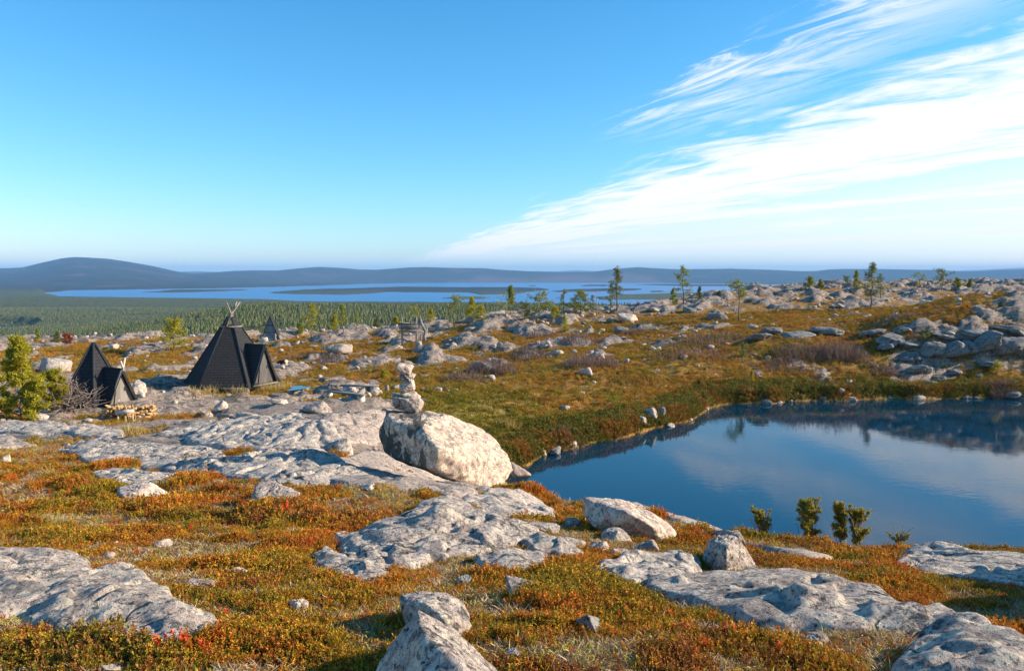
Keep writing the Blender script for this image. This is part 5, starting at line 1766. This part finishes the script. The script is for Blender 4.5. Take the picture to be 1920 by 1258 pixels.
# junipers standing between the foreground and the pond
for i, (u, vb, vt, lb, w, ba, ln) in enumerate(((1437, 1036, 950, 'leftmost juniper by the pond, forked top and grey lower twigs', .27, .32, .0), (1528, 1040, 932, 'oval juniper on a curved bare stem by the pond', .26, .30, -.04),
                                                (1590, 1042, 938, 'slender two tiered juniper on a bare stem by the pond', .18, .3, -.03), (1622, 1042, 948, 'widest juniper by the pond with two pointed tops', .36, .22, .05),
                                                (1705, 1038, 996, 'small feathery yellowish juniper at the edge of the outcrop', .45, .1, -.1))):
    e = pine(u, vb, vt, lb, 'juniper', NEEDLE_J, w, ln, ba, 600 + i, 'junipers on the pond shore', name='juniper', cat='juniper', Y=12.0, bark=BARKG, dens=2.0)
    # dead grey twigs under the crown
    rng = np.random.default_rng(i + 70); m = MB(); H = .9
    for q in range(26 if i in (0, 3) else 9):
        a = rng.uniform(0, 6.28); r = rng.uniform(.05, .2)
        p0 = np.array([0, 0, rng.uniform(0, .3)]); p1 = np.array([r * math.cos(a), r * math.sin(a), rng.uniform(.35, .6)])
        m.tube([p0, (p0 + p1) / 2 + rng.normal(0, .03, 3), p1], [.007, .005, .003], 4, False)
    m.build('dead_twigs', BARKG, e, True)


def twig_bush(u, v, wpx, hpx, label, n=260, mat=None, group='leafless bushes on the fell', depth=.6, name='bare_bush', curl=.25):
    x, y, z = hit(u, v)
    k = y / F; W = wpx * k / 2; H = hpx * k
    rng = np.random.default_rng(int(u * 7 + v))
    th = max(.0055, .28 * k)
    Vs, Qs, c = [], [], 0
    px_ = rng.uniform(-1, 1, n); py_ = rng.uniform(-1, 1, n)
    hh = H * np.sqrt(np.clip(1 - px_ ** 2, .12, 1)) * rng.uniform(.55, 1.1, n) 
    bx = px_ * W; by = py_ * W * depth
    bz = terrain(x + bx, y + by) - z - .02
    steps = 4
    P = np.zeros((n, steps, 3)); dx = rng.normal(0, curl, n) + px_ * .3; dy = rng.normal(0, curl, n)
    for s_ in range(steps):
        f = s_ / (steps - 1)
        P[:, s_] = np.stack([bx + dx * hh * f + rng.normal(0, .04, n) * hh * f, by + dy * hh * f, bz + hh * f], -1)
    allP = [P]
    # side twigs
    for r in range(3):
        f = rng.uniform(.25, .75, n)
        i0 = np.floor(f * 3).astype(int)
        base = P[np.arange(n), i0]
        d = rng.normal(0, .5, (n, 3)); d[:, 2] = np.abs(d[:, 2]) + .5
        L = hh * rng.uniform(.2, .45, n)
        q = np.stack([base + d * (L * g)[:, None] for g in (0, .35, .7, 1)], 1)
        allP.append(q)
    P = np.concatenate(allP)
    m_ = len(P)
    # three sided ribbons: flat crossing strips
    w = th * np.array([1, .8, .6, .25])
    off = rng.normal(size=(m_, 3)); off[:, 2] *= .2; off /= np.linalg.norm(off, axis=1)[:, None]
    A = P + off[:, None] * w[None, :, None]; B = P - off[:, None] * w[None, :, None]
    V = np.stack([A, B], 2).reshape(-1, 3)
    i = np.arange(m_ * steps * 2).reshape(m_, steps, 2)
    Q = np.stack([i[:, :-1, 0], i[:, :-1, 1], i[:, 1:, 1], i[:, 1:, 0]], -1).reshape(-1, 4)
    o = obj(name, mesh_np(name, V, Q, mat or TWIGM, False), loc=(x, y, z))
    return tag(o, label, 'bush', group)


BUSH = [(922, 702, 92, 34, 'round bare grey bush right of the domed boulder', 420), (868, 712, 90, 22, 'low bare grey bush left of the round one', 300), (1108, 688, 112, 28, 'reddish brown leafless bush in the middle of the far slope', 520),
        (1092, 636, 88, 15, 'flat reddish leafless bush below the crest pines', 320), (1190, 626, 60, 14, 'small leafless bush below the tallest pine', 220), (1320, 642, 170, 20, 'long leafless thicket in the centre of the far slope', 420),
        (1295, 668, 140, 18, 'grey leafless thicket under the long thicket', 360), (1500, 668, 100, 24, 'left half of the tall leafless thicket before the cliff', 420), (1580, 672, 90, 34, 'tallest leafless thicket before the cliff', 520),
        (1680, 602, 90, 14, 'leafless bush on the right plateau', 300), (1015, 632, 60, 13, 'small brown bush near the little stone pile', 200), (985, 658, 70, 14, 'brown leafless brush left of the little stone pile', 220),
        (1000, 672, 90, 16, 'grey brown brush on the far slope left of the reddish bush', 260), (622, 676, 70, 15, 'grey leafless brush before the triangular boulder', 260), (225, 645, 60, 12, 'brown brush behind the small hut', 180),
        (560, 672, 70, 10, 'low leafless brush near the dog', 180), (1470, 690, 90, 16, 'low brown brush before the tall thicket', 300), (1880, 742, 60, 26, 'dark scrub at the pond edge near the right border', 260),
        (1660, 700, 60, 20, 'brown scrub on the slope under the cliff', 240), (1165, 830, 60, 14, 'dry grey scrub on the left bank of the pond', 200), (1070, 826, 90, 20, 'dry reddish scrub on the left bank above the water', 280)]
for u, v, w, h, lb, n in BUSH:
    twig_bush(u, v, w, h, lb, n)
twig_bush(88, 745, 90, 62, 'grey leafless bush with arching stems behind the brush pile', 90, BARKG, None)
for i, (u, v, h, lb) in enumerate(((1745, 1078, 46, 'white bare forked twigs before the dark outcrop, left one'), (1790, 1076, 40, 'white bare forked twigs before the dark outcrop, right one'), (1850, 1092, 36, 'grey bare twigs near the pointed thin rock'))):
    twig_bush(u, v, 60, h, lb, 16, BARKG, 'bare twigs by the dark outcrop', curl=.5)
# dead trunk beside the signboard
x, y, z = hit(797, 640)
k = y / F
m = MB(); m.tube([(0, 0, -.2), (-.05, 0, 10 * k), (.06, 0, 20 * k), (-6 * k, 0, 32 * k), (-9 * k, 0, 48 * k)], [.16, .14, .12, .09, .04], 8)
m.tube([(0, 0, 12 * k), (4 * k, 0, 20 * k), (3 * k, 0, 30 * k)], [.09, .07, .03], 7); m.tube([(0, 0, 6 * k), (14 * k, 0, 8 * k), (24 * k, 0, 14 * k)], [.07, .05, .02], 6)
o = m.build('dead_tree', BARKG, None, True); o.location = (x, y, z); tag(o, 'gnarled dead pine trunk right behind the signboard', 'dead tree')
m = MB(); m.tube([(0, 0, 0), (0.05, 0, 42 / F * 84), ], [.05, .02], 6); x, y, z = hit(1112, 592)
o = m.build('dead_tree', BARKG, None, True); o.location = (x + .3, y, z - .1); tag(o, 'thin bare dead stem among the pines before the lake', 'dead tree')


# grass tussocks that stand out
def straw(u, v, wpx, hpx, label, n, mat=STRAW, curl=.35):
    o = twig_bush(u, v, wpx, hpx, label, n, mat, 'dry grass tufts', .5, 'grass_tuft', curl)
    o['category'] = 'grass tuft'


straw(248, 818, 42, 40, 'tall pale straw tuft below the sawhorse', 60)
straw(97, 893, 30, 32, 'thin dry stalks at the left, beside the buried slab', 20)
straw(262, 722 + 15, 60, 10, 'yellow grass fringe behind the firewood', 60)
for i, u in enumerate((372, 400, 425, 450, 478, 505, 520, 535)):
    straw(u, 742 - i * 1.6, 40, 17 + (i % 3) * 4, 'golden grass fringe along the foot of the large hut', 80)
straw(915, 770, 50, 20, 'pale grass tuft on the mossy bank left of the pond', 60)
straw(955, 805, 40, 26, 'orange grass tuft above the water behind the big boulder', 70)
straw(1052, 943, 60, 22, 'dry grass on the knoll between boulder and pond', 70)
straw(1195, 812, 20, 16, 'orange grass clump on the far bank below the blocks', 50)
for i, (u, v) in enumerate(((1420, 752), (1500, 750), (1565, 748), (1640, 747), (1720, 746), (1330, 762), (1280, 790))):
    straw(u, v, 60, 14, 'rusty sedge hanging over the far edge of the pond', 90)
# ------------------------------------------------------------------ heath cover of the foreground
def sprig(name, seed, stems, h, leaf, spread, mat, lean=.35, leaves=22):
    """a tuft of heath: several upright stems each set with short needle leaves"""
    r = np.random.default_rng(seed)
    Vs, Qs, n0 = [], [], 0

    def leafq(base, d, L, w):
        nonlocal n0
        a = np.cross(d, r.normal(size=3)); a /= np.linalg.norm(a) + 1e-9
        Vs.append(np.array([base, base + d * L * .5 + a * w, base + d * L, base + d * L * .5 - a * w])); Qs.append([n0, n0 + 1, n0 + 2, n0 + 3]); n0 += 4
    for s in range(stems):
        b = np.array([r.normal(0, spread * .5), r.normal(0, spread * .5), 0])
        d = np.array([r.normal(0, lean), r.normal(0, lean), 1.]); d /= np.linalg.norm(d)
        hh = h * r.uniform(.55, 1.15)
        leafq(b, d, hh, leaf * .10)
        for k in range(leaves):
            f = r.uniform(.15, 1.0)
            p = b + d * hh * f
            dd = d * .6 + r.normal(size=3) * .55; dd /= np.linalg.norm(dd)
            leafq(p, dd, leaf * r.uniform(.7, 1.2), leaf * .24)
    return proto(name, mesh_np(name, np.vstack(Vs), np.array(Qs), mat, False))


def grassp(name, seed, n, h, mat, spread=.02, lie=.8):
    r = np.random.default_rng(seed); Vs, Qs, n0 = [], [], 0
    for k in range(n):
        b = np.array([r.normal(0, spread), r.normal(0, spread), 0]); d = np.array([r.normal(0, lie), r.normal(0, lie), 1.]); d /= np.linalg.norm(d)
        L = h * r.uniform(.5, 1.2); a = np.cross(d, r.normal(size=3)); a /= np.linalg.norm(a)
        m = b + d * L * .5 + np.array([0, 0, L * .06]); w = .0016
        tip = b + d * L
        Vs.append([b + a * w, b - a * w, m - a * w, m + a * w, tip]); Qs.append([n0, n0 + 1, n0 + 2, n0 + 3]); Qs.append([n0 + 3, n0 + 2, n0 + 4, n0 + 4]); n0 += 5
    Q = np.array([q for q in Qs if len(set(q)) == 4]); T = np.array([q[:3] for q in Qs if len(set(q)) == 3])
    return proto(name, mesh_np(name, np.vstack(Vs), [Q, T], mat, False))


HEATH = foliage('heath_leaves', (0.5, 0.5, 0.5), 0.5, 0.22, True)
LITTER = foliage('litter_blades', (0.5, 0.5, 0.5), 0.4, 0.2, True)
hp = [sprig('heath_sprig_a', 1, 9, .055, .011, .045, HEATH), sprig('heath_sprig_b', 2, 9, .07, .010, .045, HEATH, .25, 26), sprig('heath_sprig_c', 3, 10, .04, .013, .05, HEATH, .5, 16), sprig('heath_sprig_d', 4, 8, .06, .015, .05, HEATH, .45, 14)]
gp = [grassp('litter_a', 11, 20, .030, LITTER, .03, 1.9), grassp('litter_b', 12, 18, .038, LITTER, .03, 2.4), grassp('litter_c', 13, 8, .05, LITTER, .015, .7)]


def cover_points(n, y0, y1, u0=-160, u1=2080, dens_pow=1.0):
    """points uniform over ground between depths y0 and y1 inside the field of view and a margin"""
    Y = np.sqrt(rnd(n, y0 ** 2, y1 ** 2))
    U = rnd(n, u0, u1)
    X = (U - CX) / F * Y
    return X, Y


def veg_mask(X, Y):
    m = np.ones(len(X), bool)
    for P in SLABS:
        mn, mx = P.min(0) - .1, P.max(0) + .1
        k = (X > mn[0]) & (X < mx[0]) & (Y > mn[1]) & (Y < mx[1])
        if k.any():
            m[k] &= poly_sd(X[k], Y[k], P) < -0.04
    r = rock_field(X, Y)
    m &= r < 0.03
    m &= poly_sd(X, Y, POND) < -0.02
    for hx, hy, hr in HUTS:
        m &= ((X - hx) ** 2 + (Y - hy) ** 2) > hr ** 2
    return m


PAL = np.array([[0.52, 0.17, 0.02], [0.50, 0.25, 0.02], [0.38, 0.24, 0.015], [0.60, 0.29, 0.02], [0.36, 0.13, 0.03], [0.26, 0.19, 0.02]])


def heath_color(X, Y, n):
    a = fbm(X * .8, Y * .8, oct=3, seed=201) * 1.6 + RNG.normal(0, .38, n)
    b = fbm(X * .55 + 9, Y * .55, oct=3, seed=202) * 1.6 + RNG.normal(0, .35, n)
    i = np.where(a > .38, 0, np.where(a > .02, np.where(b > .1, 3, 1), np.where(b > .3, 4, np.where(a > -.42, 2, 5))))
    C = PAL[i] * rnd(n, .65, 1.35)[:, None]
    red = rnd(n) < .012
    C[red] = np.array([.85, .10, .03])
    return C / .5


def cover(n, y0, y1, scale, nm, seed):
    X, Y = cover_points(n, y0, y1)
    m = veg_mask(X, Y)
    X, Y = X[m], Y[m]
    pat = fbm(X * .9, Y * .9, oct=4, seed=210) + .25 * fbm(X * 4, Y * 4, oct=2, seed=211) + .02
    d = sstep(pat, -.10, .10)
    keep = rnd(len(X)) < .06 + d
    X, Y, pat, d = X[keep], Y[keep], pat[keep], d[keep]
    n = len(X)
    Z = terrain(X, Y)
    lift = sstep(pat, -.1, .5)
    S = scale * (.6 + .75 * lift) * rnd(n, .7, 1.35)
    R = np.stack([rnd(n, -.3, .3), rnd(n, -.3, .3), rnd(n, 0, 6.28)], -1)
    idx = np.where(fbm(X, Y, oct=2, seed=220) > .1, RNG.integers(0, 2, n), RNG.integers(0, 4, n))
    scatter(nm, np.stack([X, Y, Z - .008], -1), S, R, heath_color(X, Y, n), idx, hp)


def litter(n, y0, y1, scale, nm):
    X, Y = cover_points(n, y0, y1)
    m = veg_mask(X, Y); X, Y = X[m], Y[m]
    pat = fbm(X * .9, Y * .9, oct=4, seed=210) + .25 * fbm(X * 4, Y * 4, oct=2, seed=211) + .02
    keep = rnd(len(X)) < (1 - .85 * sstep(pat, -.1, .1)); X, Y = X[keep], Y[keep]
    n = len(X); Z = terrain(X, Y)
    g = rnd(n)[:, None]
    C = (1 - g) * np.array([.20, .115, .07]) + g ** 1.5 * np.array([.66, .48, .28])
    q = rnd(n) < .18; C[q] = np.array([.40, .36, .05])
    S = scale * rnd(n, .6, 1.3); R = np.stack([rnd(n, -.2, .2), rnd(n, -.2, .2), rnd(n, 0, 6.28)], -1)
    scatter(nm, np.stack([X, Y, Z], -1), S, R, C / .5, RNG.integers(0, 3, n), gp)


cover(90000, 2.3, 8.0, 1.0, 'near_heath', 1)
cover(80000, 8.0, 16.0, 1.5, 'middle_heath', 2)
litter(50000, 2.3, 9.0, 1.0, 'near_litter')
litter(26000, 9.0, 18.0, 1.5, 'middle_litter')
# coarser cushions further out
X, Y = cover_points(150000, 16, 70)
m = veg_mask(X, Y); X, Y = X[m], Y[m]
pat = fbm(X * .35, Y * .35, oct=4, seed=230)
bank0 = poly_sd(X, Y, POND) > -3.0
keep = (rnd(len(X)) < .3 + .7 * sstep(pat, -.1, .2)) | bank0; X, Y, pat = X[keep], Y[keep], pat[keep]
n = len(X); Z = terrain(X, Y)
C = heath_color(X * .35, Y * .35, n) * .62 + np.array([.36, .25, .045]) / .5 * .42 * rnd(n, .6, 1.5)[:, None]
gr = np.exp(-((X / Y * F + CX - 880) / 220) ** 2 - ((np.log(Y) - math.log(33)) / .25) ** 2)
sel = rnd(n) < gr
C[sel] = np.array([.50, .40, .03]) * rnd(sel.sum(), .6, 1.4)[:, None]
bankd = poly_sd(X, Y, POND)
bk = (bankd > -2.2) & (rnd(n) < .3)
C[bk] = np.array([.30, .30, .03]) * rnd(bk.sum(), .5, 1.4)[:, None]
S = rnd(n, 1.6, 3.0) * np.clip(Y / 26, .8, 1.3) * np.where(bk, 1.35, .9)
R = np.stack([rnd(n, -.3, .3), rnd(n, -.3, .3), rnd(n, 0, 6.28)], -1)
scatter('far_heath', np.stack([X, Y, Z - .02], -1), S, R, C, RNG.integers(0, 4, n), hp)

# loose pebbles over the whole fell, far too many to count
peb = []
for i in range(4):
    pr = np.random.default_rng(1200 + i)
    peb.append(proto('pebble', rock_mesh('pebble', rand_planes(pr, 1, .9, .7), 3, (ROCK_PALE, ROCK_PINK, ROCK, ROCK_MID)[i], 1.1, 80 + i, 40)))
X1, Y1 = cover_points(1500, 2.6, 14)
X2, Y2 = cover_points(9500, 14, 110)
X = np.concatenate([X1, X2]); Y = np.concatenate([Y1, Y2])
cl = fbm(X * .22, Y * .22, oct=3, seed=301)
keep = (poly_sd(X, Y, POND) < -.3) & (rnd(len(X)) < .12 + .9 * sstep(cl, -.05, .35))
for P in SLABS:
    keep &= poly_sd(X, Y, P) < 0
X, Y = X[keep], Y[keep]; n = len(X)
S = (.025 + .15 * rnd(n) ** 3.5) * np.where(Y < 14, .45, 1.0) * np.clip(Y / 30, .7, 1.6)
S = np.maximum(S, np.where(Y > 14, .9 / F * Y, 0.0))
R = np.stack([rnd(n, -.4, .4), rnd(n, -.4, .4), rnd(n, 0, 6.28)], -1)
scatter('pebbles', np.stack([X, Y, terrain(X, Y) + S * .3], -1), S, R, np.ones((n, 3)), RNG.integers(0, 4, n), peb)

# rough sedge and dwarf shrubs hanging over the water line
k_ = 9000
seg = RNG.integers(0, 27, k_); fr0 = rnd(k_); PP = np.array(POND)
X = PP[seg, 0] + (PP[seg + 1, 0] - PP[seg, 0]) * fr0 + RNG.normal(0, .15, k_) * 1.0
Y = PP[seg, 1] + (PP[seg + 1, 1] - PP[seg, 1]) * fr0 + np.abs(RNG.normal(0, .9, k_))
Z = terrain(X, Y)
ok = Z > POND_Z + .04
X, Y, Z = X[ok], Y[ok], Z[ok]; n = len(X)
tone = fbm(X * .6, Y * .6, oct=3, seed=401)
C = np.where((tone > .05)[:, None], np.array([.55, .26, .04]), np.array([.32, .26, .04])) * rnd(n, .5, 1.4)[:, None] / .5 * .6
S = rnd(n, 1.6, 4.2); R = np.stack([rnd(n, -.4, .4), rnd(n, -.4, .4), rnd(n, 0, 6.28)], -1)
scatter('shore_sedge', np.stack([X, Y, Z - .02], -1), S, R, C, RNG.integers(0, 4, n), hp)
# ------------------------------------------------------------------ haze
def haze():
    mb = MB()
    y0, y1, x1 = -60.0, 47000.0, 46000.0
    zlo, zhi = LAKE_Z - 60, 420.0
    mb.box((0, (y0 + y1) / 2, (zlo + zhi) / 2), (2 * x1, y1 - y0, zhi - zlo))
    m = bpy.data.materials.new('haze'); m.use_nodes = True
    t = m.node_tree; t.nodes.clear()
    pv = t.nodes.new('ShaderNodeVolumePrincipled')
    pv.inputs['Color'].default_value = (0.30, 0.60, 1.0, 1)
    pv.inputs['Density'].default_value = 4.0e-5
    pv.inputs['Anisotropy'].default_value = 0.0
    out = t.nodes.new('ShaderNodeOutputMaterial')
    t.links.new(pv.outputs[0], out.inputs['Volume'])
    o = mb.build('haze', m)
    tag(o, kind='stuff')


haze()
